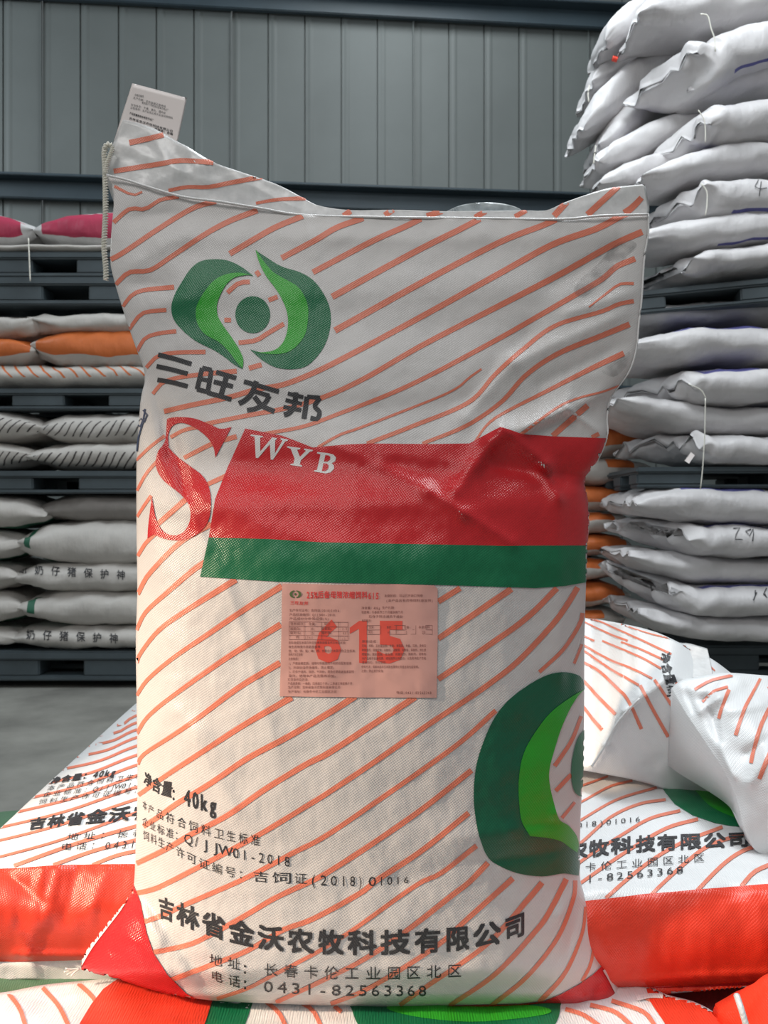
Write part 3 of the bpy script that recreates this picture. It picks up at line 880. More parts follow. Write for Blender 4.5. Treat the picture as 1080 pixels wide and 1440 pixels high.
# ---- big S, WYB
def c3(pts): return cv(180, 480, 2.842, pts)
So = [(157,312),(172,306),(210,303),(270,310),(325,332),(365,350)]
Sx = open_poly(c3(So), c3([(365,350),(385,350),(415,343)]), c3([(415,343),(350,465)]), c3([(350,465),(343,425),(318,385),(270,347),(220,327),(182,337),(163,372),(163,425)]),
               c3([(163,425),(200,462),(250,500),(300,540),(326,590),(333,650),(325,710),(300,752),(260,782),(210,796),(150,790),(105,772)]), c3([(105,772),(80,787)]), c3([(80,787),(83,740),(90,680),(97,620)]),
               c3([(97,620),(104,660),(115,712),(140,757),(180,776),(220,765),(245,730),(252,690),(240,645),(200,603),(150,563),(122,525),(112,485),(122,440),(140,415),(152,385),(157,312)]))
SK.lay('letter_s_print', [Sx], M['red'], 0.0010, 3.5)
def strokes(segs, base, ux, uy):
    """segments in a unit box mapped on a slanted cell"""
    out = []
    for (x0, y0, x1, y1, w_) in segs:
        a = (base[0] + ux[0] * x0 + uy[0] * y0, base[1] + ux[1] * x0 + uy[1] * y0)
        b_ = (base[0] + ux[0] * x1 + uy[0] * y1, base[1] + ux[1] * x1 + uy[1] * y1)
        out += ribbon([a, b_], w_, w_, 1)
    return out
Wp = [[(492,372),(545,380),(543,385),(531,386),(532,425),(565,388),(560,383),(590,386),(640,392),(638,397),(628,399),(580,470),(571,470),(566,412),(523,466),(514,466),(507,382),(493,378)],]
Wp2 = [(492,373),(540,380),(539,385),(529,386),(530,440),(572,392),(576,385),(596,388),(594,393),(589,396),(588,448),(618,398),(610,393),(611,388),(641,394),(639,399),(629,401),(580,474),(571,473),(568,412),(521,467),(512,466),(507,382),(491,379)]
Yp = [(638,420),(690,427),(689,432),(677,434),(688,462),(712,438),(704,434),(705,429),(740,435),(738,440),(729,441),(692,476),(687,494),(697,498),(696,503),(650,496),(651,491),(662,490),(667,470),(651,430),(637,425)]
Bo = [(757,443),(800,447),(822,452),(833,465),(829,480),(815,488),(824,498),(824,512),(810,526),(790,530),(744,522),(745,517),(756,516),(770,452),(756,448)]
Bh1 = [(790,455),(784,482),(798,482),(808,474),(810,462),(802,456)]
Bh2 = [(782,489),(776,520),(790,521),(801,512),(803,498),(795,490)]
SK.lay('wyb_lettering', [c3(Wp2), c3(Yp), c3(Bo)], M['white_ink'], 0.0014, 4)
SK.lay('wyb_lettering_counter', [c3(Bh1), c3(Bh2)], M['red'], 0.0018, 4)

# ---- brand name above the band, rounded strokes
nm = []
def st(pts, w_=6.4): nm.extend(ribbon(c7(pts), w_, w_, max(2, len(pts) * 3)))
st([(12,660),(110,685),(205,715)]); st([(3,727),(95,748),(183,772)]); st([(8,806),(95,822),(183,845)])
# 旺
st([(268,738),(238,862)]); st([(268,738),(322,750)]); st([(322,750),(300,880)]); st([(252,800),(308,812)], 5.5); st([(238,862),(300,878)])
st([(350,762),(466,797)]); st([(336,818),(447,846)]); st([(300,882),(438,922)]); st([(412,780),(375,905)], 7)
# 友
st([(512,817),(715,876)]); st([(585,815),(560,880),(520,925),(482,945)], 7); st([(566,872),(660,900)], 6); st([(660,900),(632,945),(580,975),(530,985)], 6.4); st([(572,905),(620,960),(690,993)], 7)
# 邦
st([(768,886),(858,908)], 5.5); st([(755,925),(850,948)], 5.5); st([(742,965),(846,985)], 5.5); st([(815,880),(805,960),(775,1000),(745,1012)], 7)
st([(880,905),(862,1035)], 7); st([(880,905),(955,912)], 6); st([(955,912),(925,960),(952,995),(940,1035),(900,1030)], 6.4)
SK.lay('brand_lettering', nm, M['ink'], 0.0009, 5)

# ---- lower lettering
def put(name, skin, text, knots, mat=M['ink'], bold=0.0, off=None, grid=5, **kw):
    if off is None: off = 0.0008 if skin is SK else 0.0017
    return skin.lay(name, [], mat, off, grid, tris=words(text, knots, bold, **kw))
def c5(x, y): return (180 + x / 3.6, 1040 + y / 3.6)
put('weight_lettering', SK, '净含量', [(0, 202, 1101, 17), (0.33, 213, 1110, 20), (0.66, 226, 1118, 22), (1, 242, 1123, 24)], bold=0.028, shear=0.12)
put('weight_lettering', SK, '：', [(0, 241, 1127, 22), (1, 254, 1128, 22)], bold=0.02)
put('weight_lettering', SK, '40kg', [(0, 258, 1131, 27), (0.5, 281, 1138, 27), (1, 306, 1144, 27)], bold=0.022)
put('standard_lettering', SK, '本产品符合饲料卫生标准', [(0, 200, 1136, 13), (0.18, 219, 1149, 14.5), (0.45, 263, 1167, 16), (0.7, 312, 1181, 16), (1, 368, 1191, 17)], bold=0.004, fill=0.78)
put('standard_lettering', SK, '企业标准：Q/JJW01-2018', [(0, 200, 1159, 12), (0.16, 219, 1170, 14), (0.3, 240, 1179, 15), (0.45, 266, 1187, 17), (0.7, 335, 1207, 17), (1, 410, 1219, 17)], bold=0.006, fill=0.85)
put('permit_lettering', SK, '饲料生产许可证编号：吉饲证(2018)01016', [(0, 201, 1180, 14), (0.12, 225, 1191, 15), (0.22, 250, 1204, 15), (0.36, 295, 1225, 15), (0.52, 352, 1239, 16), (0.62, 410, 1243, 17), (0.85, 510, 1246, 17), (0.92, 545, 1244, 14), (1, 577, 1241, 10)], bold=0.006, fill=0.85)
put('company_lettering', SK, '吉林省金沃农牧科技有限公司', [(0, 222, 1290, 32), (0.077, 247, 1299, 33), (0.154, 282, 1312, 35), (0.231, 320, 1325, 36), (0.308, 360, 1334, 36), (0.385, 402, 1339, 36), (0.462, 446, 1342, 36), (0.62, 535, 1343, 36), (0.77, 622, 1339, 36), (0.85, 664, 1335, 36), (0.92, 705, 1327, 36), (1, 741, 1314, 36)], bold=0.030, fill=0.90)
put('address_lettering', SK, '地址', [(0, 291, 1356, 17), (1, 342, 1366, 18)], bold=0.008, fill=0.75)
put('address_lettering', SK, '：', [(0, 340, 1370, 18), (1, 358, 1372, 18)], bold=0.02)
put('address_lettering', SK, '长春卡伦工业园区北区', [(0, 367, 1372, 19), (0.3, 452, 1377, 20), (0.6, 541, 1378, 20), (1, 653, 1374, 20)], bold=0.008, fill=0.74)
put('telephone_lettering', SK, '电话', [(0, 293, 1377, 15), (1, 342, 1391, 18)], bold=0.008, fill=0.72)
put('telephone_lettering', SK, '：', [(0, 340, 1392, 18), (1, 358, 1393, 18)], bold=0.02)
put('telephone_lettering', SK, '0431-82563368', [(0, 368, 1394, 18), (0.35, 455, 1399, 18), (0.7, 538, 1400, 18), (1, 602, 1400, 18)], bold=0.006, fill=0.95)
# pen scribble on the left side
sc_ = []
for q in ([(40,320),(50,300),(62,330),(80,285),(62,275)], [(70,270),(60,330),(45,380),(38,440)], [(38,330),(48,345),(60,320)]):
    sc_ += ribbon(c3(q), 2.0)
SK.lay('pen_scribble', sc_, M['pen'], 0.0010, 8)
# soiled patch seen through the empty right corner
sm = [curve_poly([(806,410),(818,392),(840,372),(858,350),(880,338),(895,345),(880,362),(862,384),(840,405),(820,418)]),
      curve_poly([(845,520),(870,505),(885,495),(880,515),(862,530)])]
lay_each(SK, 'soiled_patch', [[q] for q in sm], M['smudge'], 0.0014, 8)
#SF.lay('soiled_patch', [curve_poly([(205,205),(235,202),(248,215),(240,232),(215,232)]), curve_poly([(175,212),(196,215),(210,240),(190,252),(170,235)])], M['smudge'], 0.0014, 8)

# ---- pink product label glued on the front
def c4(x, y): return (380 + x / 4.154, 800 + y / 4.154)
lab = SK.lay('product_label', [[(397, 820.5), (470, 822), (560, 821.5), (610, 823), (615, 828), (615, 900), (613.5, 981), (500, 980.5), (394, 979), (396, 900)]], M['pink'], 0.0016, 7)
def lay_label(name, polys, mat, off, grid=10, tris=None):
    return SK.lay(name, polys, mat, off, grid, tris=tris, parent=lab)
num = [fit('6', 443, 871, 480, 932.5, 0.035), fit('5', 530, 873, 569, 933, 0.035)]
one = [(505, 873), (516, 873), (516, 932), (505, 932), (505, 884), (492, 891), (492, 882.5)]
lay_label('label_number', [one], M['pink_red'], 0.0019, 8, num)
rows = [(112, 243, 405, '生产许可证号：吉饲证(2018)01016'), (112, 268, 378, '产品标准编号：Q/JJW01-2018'), (112, 292, 345, '产品成分分析保证值(%)'),
        (118, 322, 195, '营养成分'), (225, 322, 262, '含量'), (315, 322, 350, '成分'), (118, 350, 180, '粗蛋白≥'), (235, 350, 255, '35'), (300, 350, 360, '赖氨酸≥'), (420, 350, 450, '2.0'),
        (118, 375, 180, '粗灰分≤'), (235, 375, 255, '25'), (300, 375, 360, '粗纤维≤'), (425, 375, 445, '8.0'), (150, 400, 170, '钙'), (205, 400, 250, '3.0-6.0'), (420, 408, 440, '1.2'),
        (108, 432, 440, '原料组成玉米蛋白粉豆粕麦麸磷酸氢钙石粉氯化钠'), (108, 456, 310, '维生素微量元素氨基酸等，'), (108, 480, 495, '铁、锌、铜、锰、碘、硒、抗氧化剂本品符合卫生标准'), (108, 500, 190, '使用方法见说明'), (108, 525, 175, '注意事项：'),
        (108, 552, 475, '1、严禁发霉变质，使用时根据猪的不同阶段配制使用'), (108, 577, 385, '2、开袋后请尽快使用，防止霉变。'), (108, 601, 490, '3、贮存于通风、阴凉、干燥处，避免日晒雨淋虫害鼠咬'), (108, 625, 395, '混匀。使用本产品无需再添加。'), (104, 647, 220, '贮存条件及方法'),
        (104, 670, 480, '产品保质期：一季度、四季度三个月，二季度三季度两个月'), (104, 692, 410, '生产日期：吉林省金沃农牧科技有限公司'), (104, 717, 390, '生产地址：长春市卡伦工业园区北区'),
        (532, 228, 740, '净含量：40kg 生产日期：'), (532, 254, 775, '保质期：冬春季节三个月夏秋两个月'), (575, 280, 775, '贮存于阴凉通风干燥处'), (535, 304, 600, '推荐配方：'),
        (575, 342, 605, '玉米'), (680, 342, 705, '麸皮'), (780, 342, 810, '豆粕'), (865, 342, 930, '本浓缩料'), (575, 370, 600, '配比'), (685, 370, 700, '60'), (785, 370, 800, '15'), (885, 370, 905, '25'),
        (535, 425, 640, '原料组成：'), (535, 450, 910, '豆粕、棉粕、玉米蛋白粉、鱼粉、赖氨酸、食盐、石粉、麦饭石'), (535, 475, 910, '磷酸氢钙、硫酸亚铁、硫酸锌、硫酸铜、硫酸锰、碘酸钙、维生素'), (535, 499, 910, '硒酸钠、氯化胆碱、维生素、抗氧化剂、酶制剂、调味剂'), (535, 523, 910, '本产品用于后备母猪，请按推荐比例配合，以免影响生产性能'), (535, 547, 690, '混合均匀，方可使用。'),
        (532, 573, 875, '使用方法：请将本品与玉米麸皮等按比例混合均匀后饲喂。'), (532, 597, 660, '注意：禁止用于反刍'), (735, 722, 940, '电话:0431-82563368'),
        (665, 158, 890, '本期阶段：可以打开袋口饲喂'), (675, 186, 950, '(本产品含有药物饲料添加剂)')]
tr = []
for (x0, y, x1, s) in rows:
    a = c4(x0, y + 7); b_ = c4(x1, y + 7)
    tr += words(s, [(0, a[0], a[1], 4.3), (1, b_[0], b_[1], 4.3)], 0.0)
lines = []
def rl(x0, y0, x1, y1): 
    a, b_ = c4(x0, y0), c4(x1, y1); lines.extend(ribbon([a, b_], 0.5, 0.5, 2))
for y in (308, 335, 362, 388, 412): rl(112, y, 455, y + 3)
for x in (112, 200, 300, 400, 455): rl(x, 308, x, 412)
for y in (330, 356, 382): rl(565, y, 945, y)
for x in (565, 645, 735, 850, 945): rl(x, 330, x, 382)
lay_label('label_lettering', lines, M['label_text'], 0.0022, 0, tr)
t1 = words('25%后备母猪浓缩饲料615', [(0, 431, 841, 10.5), (1, 533, 842, 10.5)], 0.02, ascii_w=0.6)
t1 += words('三旺友邦', [(0, 408, 850, 5.6), (1, 434, 851, 5.6)], 0.01)
lay_label('label_title', [], M['pink_ink'], 0.0022, 0, t1)
em = []
for sgn in (-1, 1):
    o_ = [(415.8 + sgn * (1.2 + 7 * math.sin(t)), 835.5 - 5.2 * math.cos(t)) for t in [i * math.pi / 12 for i in range(13)]]
    i_ = [(415.8 + sgn * (1.2 + 3.4 * math.sin(t)), 835.5 - 3.8 * math.cos(t)) for t in [i * math.pi / 12 for i in range(12, -1, -1)]]
    em.append(o_ + i_)
em.append([(415.8 + 1.6 * math.cos(t * math.pi / 6), 835.5 + 1.7 * math.sin(t * math.pi / 6)) for t in range(12)])
lay_label('label_emblem', em, M['olive'], 0.0022, 0)

# ================================================================== FOREGROUND SACKS
def down(z0, back=0.0):
    def f(u, v, p, px, py):
        return Vector((p.x, p.y + 0.02 + back * math.sin(math.pi * v), min(p.z + 0.006, z0 + 0.02 * (1 - math.sin(math.pi * u)))))
    return f
def smax(a, b_, k): return 0.5 * (a + b_ + math.sqrt((a - b_) ** 2 + k * k))
def lying(zt, yface, zedge=0.05, fold=0.0, seed=0, k=0.03):
    def f(u, v, px, py):
        s = 2 * u - 1
        z = zt - zedge * abs(s) ** 4 + 0.006 * nz(px, py * 2, 90, seed) + 0.002 * nz(px, py * 2, 26, seed + 3)
        yt = (H - z) * F / max(60, py - 720)
        bulge = 0
        yf = yface + 0.003 * nz(px, py, 60, seed + 5) + 0.0015 * nz(px * 1.6, py * .6, 18, seed + 7)
        return smax(yt, yf, k)
    return f
# sack lying on the left
FLt = empty('feed_sack', (-0.33, 1.3, 0.235), 'striped feed sack lying flat at the left, company name and red band facing us', 'sack', 'striped feed sacks in the foreground')
ffl = coons([(190, 990), (225, 972), (280, 955), (340, 948)], [(340, 948), (345, 1150), (345, 1402)], [(-120, 1384), (0, 1379), (60, 1378), (200, 1392), (345, 1402)], [(190, 990), (150, 1026), (100, 1072), (50, 1118), (0, 1165), (-60, 1218), (-110, 1270), (-125, 1330), (-120, 1384)])
def d_fl(u, v, px, py):
    b0 = lying(0.368, 1.03, 0.05, seed=11)(u, v, px, py)
    # bulge of the red front end and its creases
    g = math.exp(-((py - 1290) / 55) ** 2) * 0.028
    c_ = creases(px, py, [(60, 1225, 40, 1345, 9, .005), (82, 1225, 60, 1300, 8, .004), (110, 1222, 90, 1290, 9, -.004), (20, 1340, 190, 1342, 5, .006), (0, 1350, 120, 1352, 5, -.006), (30, 1310, 50, 1370, 7, .004), (150, 1225, 130, 1275, 8, .004), (10, 1230, 60, 1270, 12, -.004)])
    return b0 - g - c_
flb, fld = shell('sack_body', ffl, d_fl, down(0.262), 110, 190, M['sack_cool'], FLt)
SL = Skin(FLt, fld)
sp = []
for yr, yl in ((995, 1008), (1004, 1022), (1014, 1035), (1024, 1050), (1035, 1066), (1047, 1084), (1060, 1104), (1074, 1125), (1089, 1146), (1105, 1168), (1122, 1192), (1141, 1216)):
    x0 = max(-40, 190 - (yl - 985) * 1.12)
    y_at = yl
    sp.append(ribbon([(x0, y_at + 0), ((x0 + 200) / 2, (y_at + yr) / 2 + 5), (200, yr), (330, yr - 34)], 3.2, 4.2))
for x0, y0, x1, y1 in ((20, 1218, 200, 1160), (75, 1217, 200, 1180), (130, 1217, 200, 1196)):
    sp.append(ribbon([(x0, y0), ((x0 + x1) / 2, (y0 + y1) / 2 - 3), (x1, y1)], 5.0))
lay_each(SL, 'stripe', sp, M['stripe'], 0.0010, 5)
SL.lay('red_band', [[(-130, 1228), (0, 1223), (30, 1221), (60, 1219), (100, 1217), (345, 1215), (345, 1352), (190, 1346), (60, 1350), (-130, 1356)]], M['red_orange'], 0.0016, 3.5)
put('weight_lettering', SL, '净含量：40kg', [(0, 70, 1104, 10), (1, 162, 1091, 11)], bold=0.03, shear=0.4)
put('standard_lettering', SL, '本产品符合饲料卫生标准', [(0, 64, 1114, 8), (1, 215, 1094, 9)], shear=0.4, fill=0.8)
put('standard_lettering', SL, '企业标准：Q/JJW01-2018', [(0, 58, 1123, 8), (1, 225, 1104, 9)], shear=0.4, fill=0.8)
put('permit_lettering', SL, '饲料生产许可证编号：', [(0, 52, 1133, 8), (1, 200, 1116, 9)], shear=0.4, fill=0.8)
put('company_lettering', SL, '吉林省金沃农', [(0, 38, 1169, 17), (0.5, 118, 1161, 20), (1, 215, 1153, 23)], bold=0.03, shear=0.25)
put('address_lettering', SL, '地址：长春', [(0, 90, 1184, 11), (1, 205, 1178, 12)], shear=0.25, fill=0.75)
put('telephone_lettering', SL, '电话：0431-8', [(0, 82, 1198, 11), (1, 215, 1193, 13)], shear=0.2, fill=0.8)

# lower right sack
FRt = empty('feed_sack', (0.33, 1.2, 0.235), 'striped feed sack lying flat at the right, wide red band along its near face', 'sack', 'striped feed sacks in the foreground')
ffr = coons([(730, 1078), (900, 1083), (1060, 1092), (1230, 1110)], [(1230, 1110), (1230, 1385)], [(730, 1404), (880, 1402), (960, 1396), (1050, 1388), (1230, 1385)], [(730, 1078), (730, 1404)])
def d_fr(u, v, px, py):
    b0 = lying(0.352, 0.985, 0.02, seed=21)(u, v, px, py)
    g = math.exp(-((py - 1325) / 60) ** 2) * 0.022
    c_ = creases(px, py, [(860, 1378, 1080, 1366, 6, .004), (860, 1388, 1080, 1384, 4, -.006), (1060, 1255, 1075, 1330, 7, .002), (830, 1290, 860, 1370, 10, .003)])
    return b0 - g - c_
frb, frd = shell('sack_body', ffr, d_fr, down(0.26), 90, 150, M['sack_cool'], FRt)
SR = Skin(FRt, frd)
def c8(pts): return cv(780, 850, 3.2, pts)
sp = []
for q, a, b_ in [([(100,825),(240,775)],3,3), ([(90,905),(130,885),(250,820),(350,795)],3,3.5), ([(60,1010),(130,965),(280,880),(460,825)],3.5,3.5), ([(40,1130),(130,1065),(250,960),(380,900),(500,880)],4,4), ([(60,1210),(130,1150),(300,1040),(430,965),(565,930)],4,4.5),
               ([(60,1300),(140,1240),(330,1110),(500,1010),(645,968)],4.5,5), ([(230,1322),(400,1180),(560,1080),(755,1003)],5,5), ([(430,1312),(560,1190),(700,1085),(905,1020)],5,5.5), ([(640,1290),(760,1170),(850,1110),(960,1075)],5.5,5.5), ([(840,1270),(900,1205),(990,1165)],6,6), ([(1000, 1262), (1080, 1190)], 6, 6)]:
    sp.append(ribbon(c8(q), a, b_))
lay_each(SR, 'stripe', sp, M['stripe'], 0.0010, 5)
SR.lay('emblem_dark_leaf', [c8([(440,780),(480,820),(500,850),(540,900),(620,950),(720,985),(790,998),(860,1005),(960,1002),(1100,960),(1100,780)])], M['green'], 0.0007, 5)
SR.lay('emblem_bright_leaf', [open_poly(c8([(600,800),(650,860),(700,910),(780,950),(865,975),(960,985)]), c8([(960,985),(900,940),(850,905),(760,860),(700,800)]))], M['lime'], 0.0012, 5)
put('permit_lettering', SR, '(2018)01016', [(0, 790, 1168, 9), (1, 902, 1156, 8)], fill=0.9)
put('company_lettering', SR, '农牧科技有限公司', [(0, 797, 1211, 24), (0.4, 900, 1200, 24), (1, 1055, 1192, 22)], bold=0.03)
put('address_lettering', SR, '卡伦工业园区北区', [(0, 820, 1228, 13), (1, 994, 1213, 12.5)], bold=0.006, fill=0.75)
put('telephone_lettering', SR, '1-82563368', [(0, 823, 1243, 12), (1, 963, 1229, 12)], bold=0.004)
SR.lay('red_band', [[(730, 1278), (824, 1267.5), (900, 1259), (1000, 1250.5), (1080, 1244.5), (1230, 1238), (1230, 1450), (730, 1450)]], M['red_orange'], 0.0016, 3.5)
SR.lay('lower_seam', ribbon([(870, 1391), (900, 1389), (980, 1384), (1080, 1378), (1200, 1372)], 3.0), M['red'], 0.003, 8)

# upper right sack, lying across, its side towards us
URt = empty('feed_sack', (0.42, 1.45, 0.37), 'striped feed sack lying across behind the upright one, plain side and folded corner showing', 'sack', 'striped feed sacks in the foreground')
fur = coons([(745, 866), (820, 869), (870, 876), (920, 888), (958, 905), (1000, 926), (1035, 952), (1075, 985), (1110, 1020)], [(1110, 1020), (1115, 1080), (1090, 1165)], [(745, 1070), (830, 1085), (900, 1099), (960, 1119), (1040, 1148), (1090, 1165)], [(745, 866), (745, 1070)])
def d_ur(u, v, px, py):
    base = 1.345 - 0.03 * math.sin(math.pi * v) 
    # seam ridge sweeps from lower left to the corner; above it the top sheet runs back
    ridge = interp([(745, 1090), (830, 1080), (850, 1050), (880, 1000), (900, 978), (945, 952), (1000, 975), (1100, 1060)], px)
    t = max(0, ridge - py)
    base += 0.0019 * t * (0.6 + 0.4 * min(1, t / 90))
    w_ = min(1, v * 8, (1 - v) * 8)
    return base - creases(px, py, [(830, 1078, 850, 1050, 6, .006), (850, 1050, 880, 1000, 6, .006), (880, 1000, 945, 952, 6, .005), (930, 1080, 950, 1060, 8, .004), (920, 1075, 960, 1060, 10, -.004), (1000, 950, 1060, 1020, 20, .006)]) - 0.003 * nz(px, py, 50, 31) * w_ - 0.0012 * nz(px, py, 16, 33) * w_
urb, urd = shell('sack_body', fur, d_ur, lambda u, v, p, px, py: Vector((p.x + 0.03 * math.sin(math.pi * v), p.y + 0.04 + 0.22 * math.sin(math.pi * v) * math.sin(math.pi * u) ** 0.5, 0.372 + 0.25 * max(0, p.z - 0.372) * (1 - v))), 80, 70, M['sack_cool'], URt)
SU = Skin(URt, urd)
sp = []
for q, a, b_ in [([(110,70),(145,85),(240,130),(330,165)],2,3), ([(150,60),(210,80),(300,120),(430,180),(525,225)],2,3), ([(100,130),(180,165)],2.5,2.5), ([(215,165),(300,200),(400,245),(480,290)],2.5,3), ([(300,170),(380,200),(490,250)],2.5,3),
               ([(100,170),(140,190),(250,250),(350,290),(440,335)],3,3), ([(100,195),(140,215),(250,290),(320,330),(380,365)],3,3.5), ([(110,245),(135,265),(200,300),(290,385),(330,430),(390,560)],3.5,5), ([(110,330),(135,350),(200,420),(275,495)],4,5), ([(110,440),(135,470),(175,520),(215,565)],4,5),
               ([(385,365),(440,470),(510,595)],4.5,5), ([(450,340),(540,480),(605,625)],4,5), ([(545,350),(640,510),(715,665)],3.5,5.5), ([(300,90),(420,130),(540,160),(600,180)],1.5,2), ([(600,175),(700,225),(790,290)],1.5,1.5), ([(560,170),(640,225),(720,300)],2,2), ([(700,200),(780,250),(850,310)],1.5,1.5), ([(640,300),(700,310)],3,3)]:
    sp.append(ribbon(c8(q), a, b_))
lay_each(SU, 'stripe', sp, M['stripe'], 0.0010, 5)
put('weight_lettering', SU, '净含量', [(0, 930, 919, 13), (0.4, 930, 938, 14), (1, 936, 964, 17)], bold=0.03, up=(1, -0.15))
put('weight_lettering', SU, '40kg', [(0, 936, 964, 13), (1, 942, 980, 14)], bold=0.03, up=(1, -0.15))
put('company_lettering', SU, '吉林省金沃农牧', [(0, 1000, 912, 9), (0.5, 1018, 930, 11), (1, 1042, 954, 13)], bold=0.03, up=(0.9, -0.45))
# transparent end flap folded over it
fl_, _ = shell('mouth_film', coons([(944, 903), (970, 905), (995, 912)], [(995, 912), (1000, 935), (1004, 956)], [(948, 962), (975, 954), (1004, 956)], [(944, 903), (946, 930), (948, 962)]),
               lambda u, v, px, py: 1.325 + 0.002 * max(0, 960 - py) + 0.003 * nz(px, py, 14, 3), lambda u, v, p, px, py: p + Vector((0, 0.0008, 0)), 24, 16, M['film'], URt)
tube('side_seam', [P(x, y, 1.30) for (x, y) in ((832, 1078), (850, 1050), (866, 1020), (882, 1000), (900, 982))], 0.0018, M['white_ink'], URt, n=20)

# right-most sack in front of it
RRt = empty('feed_sack', (0.55, 1.15, 0.36), 'crumpled white end of a striped feed sack at the right edge', 'sack', 'striped feed sacks in the foreground')
frr = coons([(944, 968), (958, 957), (985, 951), (1020, 946), (1080, 950), (1230, 960)], [(1230, 960), (1230, 1225)], [(1062, 1196), (1090, 1212), (1140, 1222), (1230, 1225)], [(944, 968), (962, 1000), (990, 1042), (1018, 1085), (1036, 1125), (1046, 1165), (1062, 1196)])
CRR = [(950, 965, 1010, 975, 6, .006), (990, 985, 1015, 965, 6, -.007), (1000, 1000, 1010, 1040, 6, -.007), (985, 1000, 1010, 980, 7, .006), (1010, 985, 1040, 960, 7, .005), (1025, 1000, 1070, 990, 9, .006), (1010, 1040, 1030, 1090, 9, .005), (1050, 1060, 1080, 1040, 8, -.006), (1055, 1100, 1080, 1060, 9, .006), (960, 958, 975, 1000, 5, -.005), (1030, 960, 1080, 975, 7, -.005)]
def d_rr(u, v, px, py):
    b0 = 1.10 + 0.20 * (1 - v) ** 1.6 - 0.05 * math.sin(math.pi * v) * min(1, u * 3)
    w_ = min(1, v * 9, (1 - v) * 9, u * 20)
    return b0 - (1.5 * creases(px, py, CRR) + 0.005 * nz(px, py, 45, 41) + 0.0008 * nz(px, py, 17, 43)) * w_
rrb, rrd = shell('sack_body', frr, d_rr, lambda u, v, p, px, py: Vector((p.x + 0.03 * math.sin(math.pi * v), p.y + 0.03 + 0.20 * math.sin(math.pi * v) * math.sin(math.pi * u) ** 0.5, min(p.z, 0.365 + 0.2 * max(0, p.z - 0.365) * (1 - v)))), 70, 70, M['sack_cool'], RRt)
SRR = Skin(RRt, rrd)
sp = []
for q, a, b_ in [([(600,320),(655,300),(700,285)],2.5,2.5), ([(630,385),(700,345),(800,320)],4,4), ([(665,440),(710,395),(780,372)],4,4), ([(740,515),(760,440),(785,385)],4.5,5), ([(815,590),(850,480),(880,420),(925,335)],5.5,4),
               ([(885,715),(900,640),(930,540),(985,430)],5.5,6), ([(920,785),(960,690),(1000,600)],6,6), ([(960,380),(1000,340)],4,4), ([(1010,760),(1060,640)],6,6)]:
    sp.append(ribbon(c8(q), a, b_))
lay_each(SRR, 'stripe', sp, M['stripe'], 0.0010, 5)

# sack carrying the upright one
BSt = empty('feed_sack', (0, 0.85, 0.09), 'flat striped feed sack directly under the upright sack, along the bottom edge', 'sack', 'striped feed sacks in the foreground')
fbs = coons([(-80, 1400), (0, 1396), (60, 1385), (130, 1378), (200, 1372), (400, 1372), (800, 1372), (905, 1385), (935, 1398), (975, 1408), (1005, 1424), (1030, 1450)],
            [(1030, 1450), (1045, 1540), (1030, 1700)], [(-80, 1700), (1030, 1700)], [(-80, 1400), (-80, 1700)])
def d_bs(u, v, px, py):
    return lying(0.236, 0.74, 0.0, seed=51, k=0.03)(u, v, px, py) - 0.0015 * nz(px, py, 40, 52)
bsb, bsd = shell('sack_body', fbs, d_bs, down(0.10), 90, 60, M['sack_cool'], BSt)
SB = Skin(BSt, bsd)
SB.lay('red_band', [[(165, 1378), (145, 1392), (128, 1414), (112, 1440), (100, 1480), (275, 1480), (288, 1440), (300, 1404), (302, 1378)]], M['red_orange'], 0.0012, 3)
SB.lay('red_band', [[(905, 1378), (914, 1409), (935, 1440), (950, 1480), (1060, 1480), (1040, 1420), (980, 1395)]], M['red_orange'], 0.0012, 4)
SB.lay('green_band', [[(302, 1366), (300, 1404), (288, 1440), (275, 1480), (335, 1480), (345, 1440), (357, 1406), (360, 1366)]], M['green'], 0.0006, 9)
SB.lay('emblem_dark_leaf', [curve_poly([(488, 1395), (494, 1418), (506, 1445), (540, 1475), (640, 1490), (740, 1475), (778, 1445), (788, 1415), (780, 1390), (640, 1370)])], M['green'], 0.0006, 9)
SB.lay('emblem_bright_leaf', [curve_poly([(545, 1416), (580, 1430), (660, 1438), (740, 1432), (775, 1424), (750, 1415), (640, 1410)])], M['lime'], 0.0010, 9)
sp = []
for q in ([(12, 1398), (28, 1420), (36, 1445)], [(60, 1390), (82, 1415), (97, 1445)], [(110, 1384), (128, 1400), (136, 1412)], [(372, 1408), (392, 1425), (402, 1445)], [(425, 1412), (440, 1422), (452, 1445)], [(470, 1416), (480, 1424)],
          [(795, 1420), (820, 1428), (845, 1445)], [(830, 1414), (865, 1424), (890, 1445)], [(860, 1408), (905, 1424), (922, 1445)], [(905, 1402), (925, 1412)]):
    sp.append(ribbon(q, 6))
lay_each(SB, 'stripe', sp, M['stripe'], 0.0010, 5)
SB.lay('stitched_edge', ribbon([(895, 1406), (915, 1402), (932, 1403)], 7, 6), M['white_ink'], 0.002, 4)
# frayed thread end by the left gusset
for dx, dy in ((-22, 3), (-18, 7), (-12, 9), (-20, -2)):
    tube('frayed_thread', [P(112, 1362, 0.975), P(112 + dx * 0.6, 1364 + dy * 0.4, 0.972), P(112 + dx, 1364 + dy, 0.970)], 0.0011, M['thread'], bag, n=8, m=5)

